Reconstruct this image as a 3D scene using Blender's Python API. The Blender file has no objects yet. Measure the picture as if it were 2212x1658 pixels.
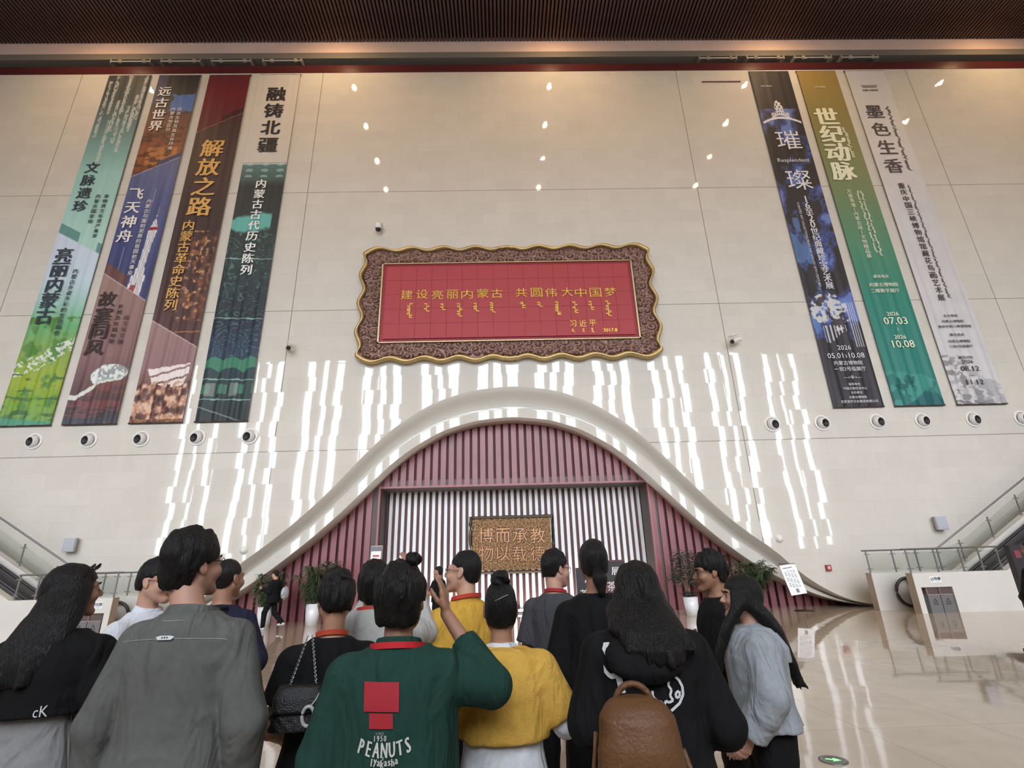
import bpy, bmesh, math, random
import numpy as np
from mathutils import Vector, Matrix, Euler
from mathutils.bvhtree import BVHTree
random.seed(7); RNG = np.random.default_rng(7)
SC = bpy.context.scene
COL = SC.collection
# ------------------------------------------------------------------ camera (solved from the vanishing points of the hall)
W, H = 2212, 1658
CX, CY, EYE = W/2, H/2, 1.66
def solve_camera(vx=1015., vy=-2230., hor=1222., right=47000.):
    d = np.array([vx-CX, -(vy-CY)]); p = np.array([0, -(hor-CY)])
    f = math.sqrt(-(d@p))
    up = np.array([d[0], d[1], -f]); up /= np.linalg.norm(up)
    x = right-CX; y = -(f*f+d[0]*x)/d[1]
    xd = np.array([x, y, -f]); xd /= np.linalg.norm(xd)
    return f, np.array([xd, np.cross(up, xd), up])
FOC, CM = solve_camera()
def ray(x, y): return CM @ np.array([x-CX, -(y-CY), -FOC])
def at(x, y, Y):                      # the point of the plane Y = const seen at a pixel
    v = ray(x, y); t = Y/v[1]
    return Vector((v[0]*t, Y, EYE+v[2]*t))
def at_z(x, y, z=0.0):                # the point of the level z seen at a pixel
    v = ray(x, y); t = (z-EYE)/v[2]
    return Vector((v[0]*t, v[1]*t, z))
cam_data = bpy.data.cameras.new('camera'); cam = bpy.data.objects.new('camera', cam_data); COL.objects.link(cam)
cam_data.sensor_fit = 'HORIZONTAL'; cam_data.sensor_width = 36.0; cam_data.lens = 36.0*FOC/W
cam_data.clip_start = 0.05; cam_data.clip_end = 300
U, _, Vt = np.linalg.svd(CM); Rm = U@Vt
cam.matrix_world = Matrix.Translation((0, 0, EYE)) @ Matrix([[float(v) for v in r] for r in Rm]).to_4x4()
SC.camera = cam
# ------------------------------------------------------------------ view and world
SC.view_settings.view_transform = 'Standard'; SC.view_settings.look = 'None'
SC.view_settings.exposure = 0.0; SC.view_settings.gamma = 1.0; SC.view_settings.use_curve_mapping = False
cy = SC.cycles
cy.use_denoising = True; cy.max_bounces = 6; cy.diffuse_bounces = 3; cy.glossy_bounces = 3; cy.transmission_bounces = 4
cy.transparent_max_bounces = 8; cy.sample_clamp_indirect = 6.0; cy.caustics_reflective = False; cy.caustics_refractive = False
cy.use_adaptive_sampling = True; cy.adaptive_threshold = 0.02
wd = bpy.data.worlds.new('world'); SC.world = wd; wd.use_nodes = True
wd.node_tree.nodes['Background'].inputs[0].default_value = (0.75, 0.85, 1.0, 1); wd.node_tree.nodes['Background'].inputs[1].default_value = 0.3
WINDOW_LIGHT, LAMP_LIGHT, WASH_WATT = 17.5, 110.0, 450.0
D = 18.7          # the stone wall stands this far away
B = -11.8         # the window wall behind the camera
XC = 0.47         # axis of the arch
ZC = 27.13        # ceiling height
XL, XR = -34.0, 35.0
# ------------------------------------------------------------------ helpers
def lin(c):
    c = [v/255.0 for v in c[:3]]
    return tuple(v/12.92 if v <= .04045 else ((v+.055)/1.055)**2.4 for v in c)+(1.0,)
MATS = {}
def M(name, rgb=(128, 128, 128), rough=.6, metal=0., spec=.5, var=None, bump=None, emit=None, coat=0., stretch=(1, 1, 1), sheen=0.):
    if name in MATS: return MATS[name]
    m = bpy.data.materials.new(name); m.use_nodes = True; MATS[name] = m
    nt = m.node_tree; N = nt.nodes; L = nt.links; b = N['Principled BSDF']
    b.inputs['Base Color'].default_value = lin(rgb); b.inputs['Roughness'].default_value = rough
    b.inputs['Metallic'].default_value = metal; b.inputs['Specular IOR Level'].default_value = spec
    b.inputs['Coat Weight'].default_value = coat; b.inputs['Coat Roughness'].default_value = .08
    if sheen: b.inputs['Sheen Weight'].default_value = sheen
    if emit:
        b.inputs['Emission Color'].default_value = lin(emit[0]); b.inputs['Emission Strength'].default_value = emit[1]
    if var or bump:
        tc = N.new('ShaderNodeTexCoord'); mp = N.new('ShaderNodeMapping'); mp.inputs['Scale'].default_value = stretch
        L.new(tc.outputs['Object'], mp.inputs['Vector'])
    if var:                                           # (scale, amount)
        n = N.new('ShaderNodeTexNoise'); n.inputs['Scale'].default_value = var[0]; n.inputs['Detail'].default_value = 4
        L.new(mp.outputs[0], n.inputs['Vector'])
        mr = N.new('ShaderNodeMapRange'); mr.inputs[1].default_value = .3; mr.inputs[2].default_value = .7
        mr.inputs[3].default_value = 1-var[1]; mr.inputs[4].default_value = 1+var[1]
        L.new(n.outputs[0], mr.inputs[0])
        mx = N.new('ShaderNodeVectorMath'); mx.operation = 'SCALE'; mx.inputs[0].default_value = lin(rgb)[:3]
        L.new(mr.outputs[0], mx.inputs['Scale']); L.new(mx.outputs[0], b.inputs['Base Color'])
    if bump:
        n = N.new('ShaderNodeTexNoise'); n.inputs['Scale'].default_value = bump[0]; n.inputs['Detail'].default_value = 3
        L.new(mp.outputs[0], n.inputs['Vector'])
        bp = N.new('ShaderNodeBump'); bp.inputs['Strength'].default_value = bump[1]; bp.inputs['Distance'].default_value = .01
        L.new(n.outputs[0], bp.inputs['Height']); L.new(bp.outputs[0], b.inputs['Normal'])
    return m
def mesh(name, V, F, mats, parent=None, smooth=False, mi=None):
    me = bpy.data.meshes.new(name)
    if isinstance(F, np.ndarray):
        n, k = F.shape
        me.vertices.add(len(V)); me.vertices.foreach_set('co', np.asarray(V, np.float32).ravel())
        me.loops.add(n*k); me.loops.foreach_set('vertex_index', F.astype(np.int32).ravel())
        me.polygons.add(n); me.polygons.foreach_set('loop_start', np.arange(0, n*k, k, dtype=np.int32))
        try: me.polygons.foreach_set('loop_total', np.full(n, k, np.int32))
        except Exception: pass
        me.update(calc_edges=True)
    else:
        me.from_pydata([tuple(v) for v in V], [], F); me.update()
    for m in (mats if isinstance(mats, (list, tuple)) else [mats]): me.materials.append(m)
    if mi is not None: me.polygons.foreach_set('material_index', np.asarray(mi, np.int32))
    if smooth: me.polygons.foreach_set('use_smooth', np.ones(len(me.polygons), bool))
    me.validate()
    o = bpy.data.objects.new(name, me); COL.objects.link(o)
    if parent is not None: o.parent = parent
    return o
def tag(o, label, cat, group=None, kind=None):
    o['label'] = label; o['category'] = cat
    if group: o['group'] = group
    if kind: o['kind'] = kind
    return o
def struct(o): o['kind'] = 'structure'; return o
def thing(name, label, cat, loc=(0, 0, 0), rz=0., group=None):
    o = bpy.data.objects.new(name, None); COL.objects.link(o); o.empty_display_size = .1
    o.location = loc; o.rotation_euler = (0, 0, rz)
    return tag(o, label, cat, group)
def dup(root, loc, label=None, rz=None):
    r = root.copy(); COL.objects.link(r); r.location = loc
    if rz is not None: r.rotation_euler = (0, 0, rz)
    if label: r['label'] = label
    for ch in list(root.children):
        c = ch.copy(); COL.objects.link(c); c.parent = r
        for g in ch.children:
            e = g.copy(); COL.objects.link(e); e.parent = c
    return r
class MB:
    def __init__(s): s.V = []; s.F = []; s.mi = []
    def add(s, V, F, m=0):
        o = len(s.V); s.V += [tuple(v) for v in V]; s.F += [tuple(i+o for i in f) for f in F]; s.mi += [m]*len(F); return s
    def box(s, x0, x1, y0, y1, z0, z1, m=0):
        V = [(x, y, z) for z in (z0, z1) for y in (y0, y1) for x in (x0, x1)]
        return s.add(V, [(0, 2, 3, 1), (4, 5, 7, 6), (0, 1, 5, 4), (2, 6, 7, 3), (0, 4, 6, 2), (1, 3, 7, 5)], m)
    def prism(s, pts, y0, y1, m=0):                    # (x, z) outline, counter-clockwise seen from -Y, extruded in Y
        n = len(pts); V = [(p[0], y0, p[1]) for p in pts]+[(p[0], y1, p[1]) for p in pts]
        F = [tuple(range(n)), tuple(range(2*n-1, n-1, -1))]+[(i, i+n, (i+1) % n+n, (i+1) % n) for i in range(n)]
        return s.add(V, F, m)
    def tube(s, P, r, n=8, m=0, closed=False):
        P = [Vector(p) for p in P]; R = r if isinstance(r, (list, tuple)) else [r]*len(P); V = []; F = []
        up = Vector((0, 0, 1)); k = len(P)
        for i, p in enumerate(P):
            t = (P[(i+1) % k if closed else min(i+1, k-1)]-P[(i-1) % k if closed else max(i-1, 0)]).normalized()
            a = t.cross(up)
            if a.length < 1e-3: a = t.cross(Vector((1, 0, 0)))
            a.normalize(); b = a.cross(t)
            V += [p+(a*math.cos(2*math.pi*j/n)+b*math.sin(2*math.pi*j/n))*R[i] for j in range(n)]
        for i in range(k if closed else k-1):
            q = (i+1) % k
            F += [(i*n+j, i*n+(j+1) % n, q*n+(j+1) % n, q*n+j) for j in range(n)]
        if not closed: F += [tuple(range(n-1, -1, -1)), tuple(range((k-1)*n, k*n))]
        return s.add(V, F, m)
    def lathe(s, prof, n=24, c=(0, 0, 0), axis='z', m=0):
        V = []; F = []; k = len(prof)
        for r, h in prof:
            for j in range(n):
                a = 2*math.pi*j/n; u, v = r*math.cos(a), r*math.sin(a)
                V.append((c[0]+u, c[1]+v, c[2]+h) if axis == 'z' else (c[0]+u, c[1]-h, c[2]+v))
        for i in range(k-1): F += [(i*n+j, i*n+(j+1) % n, (i+1)*n+(j+1) % n, (i+1)*n+j) for j in range(n)]
        return s.add(V, F, m)
    def build(s, name, mats, parent=None, smooth=False):
        return mesh(name, s.V, s.F, mats, parent, smooth, s.mi)
def text_mesh(body, size=1.0, bold=0.0, extrude=0.0, spacing=1.0, line=1.0, shear=0.):
    cu = bpy.data.curves.new('lettering', 'FONT'); cu.body = body; cu.size = size; cu.offset = bold*size; cu.extrude = extrude
    cu.align_x = 'CENTER'; cu.align_y = 'CENTER'; cu.space_character = spacing; cu.space_line = line; cu.shear = shear
    cu.resolution_u = 2
    o = bpy.data.objects.new('lettering', cu); COL.objects.link(o)
    dg = bpy.context.evaluated_depsgraph_get(); dg.update()
    ev = o.evaluated_get(dg); me = ev.to_mesh()
    V = np.array([v.co[:] for v in me.vertices], float).reshape(-1, 3); F = [tuple(p.vertices) for p in me.polygons]
    ev.to_mesh_clear(); bpy.data.objects.remove(o); bpy.data.curves.remove(cu)
    return V, F
_GL = {}
def glyph(ch, bold=0.0):                              # one sign, centred, about one unit high
    if (ch, bold) not in _GL:
        V, F = text_mesh(ch, 1.0, bold)
        if len(V): V = V-[(V[:, 0].min()+V[:, 0].max())/2, (V[:, 1].min()+V[:, 1].max())/2, 0]
        _GL[(ch, bold)] = (V, F)
    return _GL[(ch, bold)]
def put_text(mb, body, x, z, y, size, bold=0.0, m=0, vertical=False, pitch=1.0, sx=1.0, depth=0.0, fit=None):
    """letters upright on a plane facing -Y; (x, z) is the centre of the first sign when vertical, else of the line"""
    st = [(0, 0)] if bold <= 0 else [(-bold, 0), (0, bold*.3), (0, -bold*.3), (bold, 0)]   # strokes thickened sideways, like a brush face
    if vertical:
        for i, ch in enumerate(body):
            if ch == ' ': continue
            V, F = glyph(ch)
            k = size/ (max(np.ptp(V[:, 0]), np.ptp(V[:, 1]), .6) if fit else 1.0)
            for j, (a, c) in enumerate(st): mb.add([(x+(v[0]+a)*k*sx, y-.0016*j, z-i*pitch+(v[1]+c)*k) for v in V], F, m)
    else:
        V, F = text_mesh(body, size)
        if not len(V): return
        V = V-[(V[:, 0].min()+V[:, 0].max())/2, (V[:, 1].min()+V[:, 1].max())/2, 0]
        for j, (a, c) in enumerate(st): mb.add([(x+(v[0]+a*size)*sx, y-.0016*j, z+v[1]+c*size) for v in V], F, m)
def script_line(mb, x, z0, z1, y, w, m=0, seed=0):     # one word of the vertical script: spine, teeth and loops
    r = random.Random(seed); n = max(2, int((z0-z1)/(w*.5))); t = w*.13
    mb.add([(x-t*.6, y, z0), (x+t*.6, y, z0), (x+t*.6, y, z1), (x-t*.6, y, z1)], [(3, 2, 1, 0)], m)
    for i in range(n):
        z = z0-(i+.5)*(z0-z1)/n; k = r.random(); s = -1 if r.random() < .7 else 1
        if k < .65:
            mb.add([(x, y, z+t), (x, y, z-t), (x+s*w*.5, y, z+w*.16-t), (x+s*w*.5, y, z+w*.16+t)], [(0, 1, 2, 3) if s < 0 else (3, 2, 1, 0)], m)
        else:
            c = (x+s*w*.3, z)
            for a in range(8):
                a0, a1 = a*math.pi/4, (a+1)*math.pi/4; R, q = w*.27, w*.13
                mb.add([(c[0]+R*math.cos(a0), y, c[1]+R*math.sin(a0)), (c[0]+R*math.cos(a1), y, c[1]+R*math.sin(a1)), (c[0]+q*math.cos(a1), y, c[1]+q*math.sin(a1)), (c[0]+q*math.cos(a0), y, c[1]+q*math.sin(a0))], [(0, 1, 2, 3)], m)
    mb.add([(x-t, y, z1+t), (x-t, y, z1-t), (x+w*.6, y, z1-w*.25), (x+w*.6, y, z1-w*.12)], [(0, 1, 2, 3)], m)
# ---- cheap value noise for painted prints and folds
def vnoise(x, y, seed=0):
    x = np.asarray(x, float); y = np.asarray(y, float)
    xi = np.floor(x).astype(np.int64); yi = np.floor(y).astype(np.int64); fx = x-xi; fy = y-yi
    fx = fx*fx*(3-2*fx); fy = fy*fy*(3-2*fy)
    def h(a, b):
        n = (a*374761393+b*668265263+seed*974634777) & 0x7fffffff
        n = ((n ^ (n >> 13))*1274126177) & 0x7fffffff
        return ((n ^ (n >> 16)) & 0xffff)/65535.0
    return (h(xi, yi)*(1-fx)+h(xi+1, yi)*fx)*(1-fy)+(h(xi, yi+1)*(1-fx)+h(xi+1, yi+1)*fx)*fy
def fbm(x, y, seed=0, o=4):
    return sum(vnoise(x*2**i, y*2**i, seed+i)*.5**i for i in range(o))/sum(.5**i for i in range(o))
# ================================================================== the hall
def stone_material(name, tiles=True):
    m = bpy.data.materials.new(name); m.use_nodes = True; nt = m.node_tree; N = nt.nodes; L = nt.links; b = N['Principled BSDF']
    def math_(op, a, c=None, clamp=False):
        n = N.new('ShaderNodeMath'); n.operation = op; n.use_clamp = clamp
        for i, v in enumerate((a, c)):
            if v is None: continue
            if isinstance(v, (int, float)): n.inputs[i].default_value = v
            else: L.new(v, n.inputs[i])
        return n.outputs[0]
    g = N.new('ShaderNodeNewGeometry'); sp = N.new('ShaderNodeSeparateXYZ'); L.new(g.outputs['Position'], sp.inputs[0])
    X, Z = sp.outputs[0], sp.outputs[2]
    u = math_('DIVIDE', X, 1.176); v = math_('DIVIDE', Z, .588)
    row = math_('FLOOR', v); uo = math_('ADD', u, math_('MULTIPLY', math_('MODULO', row, 2.0), .5)); colm = math_('FLOOR', uo)
    cb = N.new('ShaderNodeCombineXYZ'); L.new(colm, cb.inputs[0]); L.new(row, cb.inputs[1])
    wn = N.new('ShaderNodeTexWhiteNoise'); wn.noise_dimensions = '3D'; L.new(cb.outputs[0], wn.inputs['Vector'])
    n1 = N.new('ShaderNodeTexNoise'); n1.inputs['Scale'].default_value = 1.3; n1.inputs['Detail'].default_value = 6; L.new(g.outputs['Position'], n1.inputs['Vector'])
    n2 = N.new('ShaderNodeTexNoise'); n2.inputs['Scale'].default_value = 9; n2.inputs['Detail'].default_value = 5; L.new(g.outputs['Position'], n2.inputs['Vector'])
    val = math_('ADD', math_('MULTIPLY', n1.outputs[0], .10), math_('MULTIPLY', n2.outputs[0], .07))
    val = math_('ADD', val, .915-.0)
    if tiles:
        val = math_('ADD', val, math_('MULTIPLY', math_('SUBTRACT', wn.outputs[0], .5), .05))
        def line(coord, per, w):
            f = math_('FRACT', coord); d = math_('MULTIPLY', math_('MINIMUM', f, math_('SUBTRACT', 1.0, f)), per)
            return math_('LESS_THAN', d, w)
        j = math_('MAXIMUM', line(uo, 1.176, .004), line(v, .588, .004))
        val = math_('MULTIPLY', val, math_('SUBTRACT', 1.0, math_('MULTIPLY', j, .12)))
        s = None
        for c in (-20.2, -8.45, 9.22, 21.06):
            q = math_('LESS_THAN', math_('ABSOLUTE', math_('SUBTRACT', X, c)), .016); s = q if s is None else math_('MAXIMUM', s, q)
        for c in (5.9, 11.74, 17.7):
            s = math_('MAXIMUM', s, math_('LESS_THAN', math_('ABSOLUTE', math_('SUBTRACT', Z, c)), .013))
        val = math_('MULTIPLY', val, math_('SUBTRACT', 1.0, math_('MULTIPLY', s, .6)))
    vm = N.new('ShaderNodeVectorMath'); vm.operation = 'SCALE'; vm.inputs[0].default_value = lin((206, 201, 190))[:3]; L.new(val, vm.inputs['Scale'])
    L.new(vm.outputs[0], b.inputs['Base Color'])
    b.inputs['Roughness'].default_value = .025; b.inputs['IOR'].default_value = 1.5
    # every slab sits a hair out of true, so mirror images jump from slab to slab
    n3 = N.new('ShaderNodeTexNoise'); n3.inputs['Scale'].default_value = .9; n3.inputs['Detail'].default_value = 1; L.new(g.outputs['Position'], n3.inputs['Vector'])
    a1 = N.new('ShaderNodeVectorMath'); a1.operation = 'SUBTRACT'; L.new(n3.outputs['Color'], a1.inputs[0]); a1.inputs[1].default_value = (.5, .5, .5)
    s1 = N.new('ShaderNodeVectorMath'); s1.operation = 'SCALE'; L.new(a1.outputs[0], s1.inputs[0]); s1.inputs['Scale'].default_value = .0025
    a2 = N.new('ShaderNodeVectorMath'); a2.operation = 'SUBTRACT'; L.new(wn.outputs['Color'], a2.inputs[0]); a2.inputs[1].default_value = (.5, .5, .5)
    s2 = N.new('ShaderNodeVectorMath'); s2.operation = 'SCALE'; L.new(a2.outputs[0], s2.inputs[0]); s2.inputs['Scale'].default_value = .0075 if tiles else .0
    ad = N.new('ShaderNodeVectorMath'); L.new(s1.outputs[0], ad.inputs[0]); L.new(s2.outputs[0], ad.inputs[1])
    ad2 = N.new('ShaderNodeVectorMath'); L.new(ad.outputs[0], ad2.inputs[0]); L.new(g.outputs['Normal'], ad2.inputs[1])
    nm = N.new('ShaderNodeVectorMath'); nm.operation = 'NORMALIZE'; L.new(ad2.outputs[0], nm.inputs[0]); L.new(nm.outputs[0], b.inputs['Normal'])
    return m
def floor_material():
    m = bpy.data.materials.new('polished_floor'); m.use_nodes = True; nt = m.node_tree; N = nt.nodes; L = nt.links; b = N['Principled BSDF']
    g = N.new('ShaderNodeNewGeometry')
    br = N.new('ShaderNodeTexBrick'); br.offset = 0; br.inputs['Scale'].default_value = 1.0; br.inputs['Brick Width'].default_value = 1.2; br.inputs['Row Height'].default_value = 1.2
    br.inputs['Mortar Size'].default_value = .004; br.inputs['Color1'].default_value = lin((186, 170, 150)); br.inputs['Color2'].default_value = lin((181, 165, 145)); br.inputs['Mortar'].default_value = lin((140, 125, 108))
    L.new(g.outputs['Position'], br.inputs['Vector'])
    n = N.new('ShaderNodeTexNoise'); n.inputs['Scale'].default_value = 1.6; n.inputs['Detail'].default_value = 7; n.inputs['Distortion'].default_value = 1.2; L.new(g.outputs['Position'], n.inputs['Vector'])
    mr = N.new('ShaderNodeMapRange'); mr.inputs[1].default_value = .3; mr.inputs[2].default_value = .7; mr.inputs[3].default_value = .88; mr.inputs[4].default_value = 1.06; L.new(n.outputs[0], mr.inputs[0])
    vm = N.new('ShaderNodeVectorMath'); vm.operation = 'SCALE'; L.new(br.outputs[0], vm.inputs[0]); L.new(mr.outputs[0], vm.inputs['Scale']); L.new(vm.outputs[0], b.inputs['Base Color'])
    b.inputs['Roughness'].default_value = .04; b.inputs['IOR'].default_value = 1.6
    n3 = N.new('ShaderNodeTexNoise'); n3.inputs['Scale'].default_value = 1.2; n3.inputs['Detail'].default_value = 1; L.new(g.outputs['Position'], n3.inputs['Vector'])
    bp = N.new('ShaderNodeBump'); bp.inputs['Strength'].default_value = .25; bp.inputs['Distance'].default_value = .012; L.new(n3.outputs[0], bp.inputs['Height']); L.new(bp.outputs[0], b.inputs['Normal'])
    return m
STONE = stone_material('cream_stone_slabs'); STONE_PLAIN = stone_material('cream_stone', False)
struct(MB().box(XL, XR, B-1, D+4, -.3, 0).build('floor', floor_material()))
# --- curve of the arch: height of the lower lip over X
lipx = [-12.2, -11.4, -10.4, -9.52, -8.65, -7.98, -6.9, -5.94, -5.3, -4.64, -4.05, -3.28, -2.16, -.94, .5, 1.93, 3.13, 4.29, 5.04, 5.75, 6.44, 7.12, 7.79, 8.54, 9.16, 9.75, 10.33, 10.93, 11.54, 12.15, 12.8]
lipz = [.03, .17, .45, .83, 1.4, 1.87, 2.72, 3.58, 4.22, 4.9, 5.46, 6.04, 6.66, 7.0, 7.12, 6.96, 6.55, 5.85, 5.2, 4.48, 3.75, 3.02, 2.38, 1.76, 1.33, .98, .67, .42, .22, .08, .03]
ts = np.linspace(-12.2, 12.8, 241); tz = np.interp(ts, lipx, lipz)
ker = np.exp(-np.linspace(-2.2, 2.2, 17)**2); ker /= ker.sum()
tz = np.convolve(np.pad(tz, 8, mode='edge'), ker, 'valid')
LIP = np.stack([ts, tz], 1)
tan = np.gradient(LIP, axis=0); tan /= np.linalg.norm(tan, axis=1)[:, None]
NRM = np.stack([-tan[:, 1], tan[:, 0]], 1)
apex = np.clip((tz-.2)/6.9, 0, 1)
wid_lip = .02+.34*np.clip(tz/1.2, 0, 1); wid_band = .0+.38*np.clip(tz/1.5, 0, 1)+.42*apex**3
LIPY = D+.35
def sweep(name, prof, mat, smooth=True):
    """prof: functions of the curve giving (offset along the normal, Y)"""
    rows = [np.stack([LIP[:, 0]+NRM[:, 0]*s, np.full(len(LIP), y), np.maximum(LIP[:, 1]+NRM[:, 1]*s, .004)], 1) for s, y in prof]
    n = len(LIP); V = np.concatenate(rows); F = []
    for r in range(len(rows)-1): F += [(r*n+i, r*n+i+1, (r+1)*n+i+1, (r+1)*n+i) for i in range(n-1)]
    return mesh(name, V, F, mat, None, smooth)
crease = np.stack([LIP[:, 0]+NRM[:, 0]*(wid_lip+wid_band), np.maximum(LIP[:, 1]+NRM[:, 1]*(wid_lip+wid_band), .0)], 1)
TOPZ = 25.01
def main_wall():
    # monotone list of X with the height of the opening's crease; tiles run to the floor outside it
    cx_, cz_ = crease[:, 0], crease[:, 1]; order = np.argsort(cx_)
    xs = [XL, cx_[order][0]]+list(cx_[order])+[cx_[order][-1], XR]; zs = [0., 0.]+list(cz_[order])+[0., 0.]
    V = []; F = []
    for x, z in zip(xs, zs): V += [(x, D, z), (x, D, TOPZ)]
    for i in range(len(xs)-1): F.append((2*i, 2*i+2, 2*i+3, 2*i+1))
    return mesh('wall_back', V, F, STONE)
struct(main_wall())
wb = wid_lip+wid_band
prof = [(wid_lip*0, LIPY+.0), (wid_lip, LIPY)]
struct(sweep('trim_1', [(wid_lip*0, D+1.25), (wid_lip*0, LIPY+.03), (wid_lip*.06, LIPY)], STONE_PLAIN))           # soffit of the arch
struct(sweep('trim_2', [(wid_lip*.06, LIPY), (wid_lip*.94, LIPY), (wid_lip, LIPY+.02), (wid_lip+wid_band*.02, LIPY+.22)], STONE_PLAIN, False))   # bright lip
struct(sweep('trim_3', [(wid_lip+wid_band*.02, LIPY+.22), (wid_lip+wid_band*.12, LIPY+.24), (wid_lip+wid_band*.35, LIPY+.18), (wid_lip+wid_band*.62, D+.30), (wid_lip+wid_band*.84, D+.11), (wid_lip+wid_band*.95, D+.022), (wb, D)], STONE_PLAIN))  # cove
# --- upper bands: red strip, open slot, grey metal strip, stone frieze
struct(MB().box(XL, XR, D-.02, D+.6, 25.01, 25.5).build('trim_4', M('red_metal', (82, 38, 40), .25, 0, .5)))
struct(MB().box(XL, XR, D+.5, D+.62, 25.45, 26.05).build('trim_5', M('slot_back', (86, 78, 72), .6)))
struct(MB().box(XL, XR, D-.05, D+.6, 25.95, 26.34).build('trim_6', M('grey_metal_strip', (124, 117, 108), .4)))
struct(MB().box(XL, XR, D, D+.6, 26.34, ZC+.3).build('trim_7', M('frieze_stone', (222, 194, 180), .3, var=(.6, .06))))
# --- ceiling of dark slats
def ceiling():
    mb = MB(); mb.box(XL, XR, B-1, D+.6, ZC+.45, ZC+.6, 1)
    x = XL+.05
    while x < XR: mb.box(x, x+.105, B, D-.02, ZC, ZC+.22, 0); x += .187
    return mb.build('ceiling', [M('brown_slats', (84, 62, 56), .35, 0, .4, var=(3, .1)), M('ceiling_void', (44, 32, 28), .9)])
struct(ceiling())
# --- side walls and the glazed front behind the camera
struct(MB().box(XL-.3, XL, B-1, D+4, 0, ZC+.6).build('wall_left', STONE_PLAIN))
struct(MB().box(XR, XR+.3, B-1, D+4, 0, ZC+.6).build('wall_right', STONE_PLAIN))
PANE = M('daylight_pane', (235, 240, 245), .3, emit=((238, 244, 255), WINDOW_LIGHT))
def _outlook(m):                                      # through the glass: bright sky above the skyline, dimmer street and trees below it
    nt = m.node_tree; N = nt.nodes; L = nt.links; g = N.new('ShaderNodeNewGeometry'); s = N.new('ShaderNodeSeparateXYZ'); L.new(g.outputs['Incoming'], s.inputs[0])
    r = N.new('ShaderNodeMapRange'); r.interpolation_type = 'SMOOTHSTEP'; r.inputs[1].default_value = .10; r.inputs[2].default_value = -.16; r.inputs[3].default_value = WINDOW_LIGHT*.22; r.inputs[4].default_value = WINDOW_LIGHT
    L.new(s.outputs[2], r.inputs[0]); L.new(r.outputs[0], N['Principled BSDF'].inputs['Emission Strength'])
_outlook(PANE)
PIER = M('grey_pier', (120, 116, 110), .6)
wall_front = MB(); wall_front.box(XL, XR, B-.4, B, 22.3, ZC+.6); wall_front.box(XL, XR, B-.4, B, 0, 2.6)
bay = 5.88; k = 0; x0 = 2.7-6*bay; first = None
for k in range(12):
    xb = x0+k*bay
    wall_front.box(xb-.95, xb+.95, B-.4, B+.75, 0, ZC+.6)
    for q in range(2): wall_front.box(xb+.95+1.327*(q+1)-.27, xb+.95+1.327*(q+1)+.27, B-.3, B+.6, 2.6, 22.3)
    if k < 11:
        o = MB().add([(xb+.95, B-.3, 2.6), (xb+4.93, B-.3, 2.6), (xb+4.93, B-.3, 22.3), (xb+.95, B-.3, 22.3)], [(3, 2, 1, 0)]).build('window_%d' % (k+1), PANE)
        struct(o)
struct(wall_front.build('wall_front', PIER))
# added unseen grey box behind the visitors, keeps low window light off them
ev = MB(); ev.box(-8.5, 9.5, B-.2, -6.6, 4.9, 5.4); ev.box(-8.5, -8.2, B-.2, -6.6, 0, 4.9); ev.box(9.2, 9.5, B-.2, -6.6, 0, 4.9)
for k in range(8): ev.box(-8.5+2.55*k-.1, -8.5+2.55*k+.1, -6.8, -6.6, 0, 4.9)
ev.box(-8.5, 9.5, -6.8, -6.6, 2.7, 4.9); ev.box(-8.2, 9.2, B+.8, B+.9, 0, 4.9)
struct(ev.build('light_blocking_box', M('blocker_grey', (88, 84, 80), .6)))
# --- recess behind the arch: red ribbed wall, deep portal, striped back wall
SY = D+1.2; PB = SY+1.15
px0, px1, pz = at(823, 1055, SY).x, at(1396, 1043, SY).x, at(1110, 1048, SY).z
RED = M('red_ribs', (132, 72, 76), .32, 0, .5, var=(.8, .12)); REDD = M('red_backing', (84, 36, 40), .6)
def ribbed():
    mb = MB(); lip = lambda x: float(np.interp(x, ts, tz))
    x = -12.0
    while x < 12.6:
        zt = lip(x+.1)+.45; z0 = 0.0
        if px0-.22 < x < px1-.02: z0 = pz+.06
        if zt > z0+.05:
            mb.prism([(x, z0), (x+.205, z0), (x+.205, zt), (x, zt)], SY, SY+.2)
        x += .31
    n = 90; xs = np.linspace(-13.4, 14.4, n)
    for a, b in zip(xs[:-1], xs[1:]):
        z0 = pz if (a > px0-.1 and b < px1+.1) else 0.
        mb.add([(a, SY+.15, z0), (b, SY+.15, z0), (b, SY+.15, lip(b)+.75), (a, SY+.15, lip(a)+.75)], [(0, 1, 2, 3)], 1)
    return mb.build('wall_inner', [RED, REDD])
struct(ribbed())
BRN = M('portal_brown', (74, 60, 54), .45)
pf = MB()
pf.box(px0-.35, px0, SY+.05, PB+.1, 0, pz+.3); pf.box(px1, px1+.35, SY+.05, PB+.1, 0, pz+.3); pf.box(px0, px1, SY+.05, PB+.1, pz, pz+.3)
struct(pf.build('door_1', BRN))
tf = MB(); tf.box(px0-.07, px0, SY-.05, SY+.06, 0, pz); tf.box(px1, px1+.07, SY-.05, SY+.06, 0, pz); tf.box(px0-.07, px1+.07, SY-.05, SY+.06, pz, pz+.07)
struct(tf.build('trim_8', M('portal_edge', (150, 92, 92), .4)))
def striped():
    mb = MB(); mb.box(px0, px1, PB+.12, PB+.2, 0, pz, 1); x = px0+.12
    while x < px1-.1: mb.box(x, x+.122, PB-.02, PB+.12, .12, pz, 0); x += .245
    mb.box(px0, px1, PB-.3, PB+.1, 0, .13, 2)
    return mb.build('wall_stripes', [M('white_slats', (222, 224, 222), .3), M('brown_gap', (92, 50, 48), .5), M('steel_kerb', (150, 146, 140), .3, .8)])
struct(striped())
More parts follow.
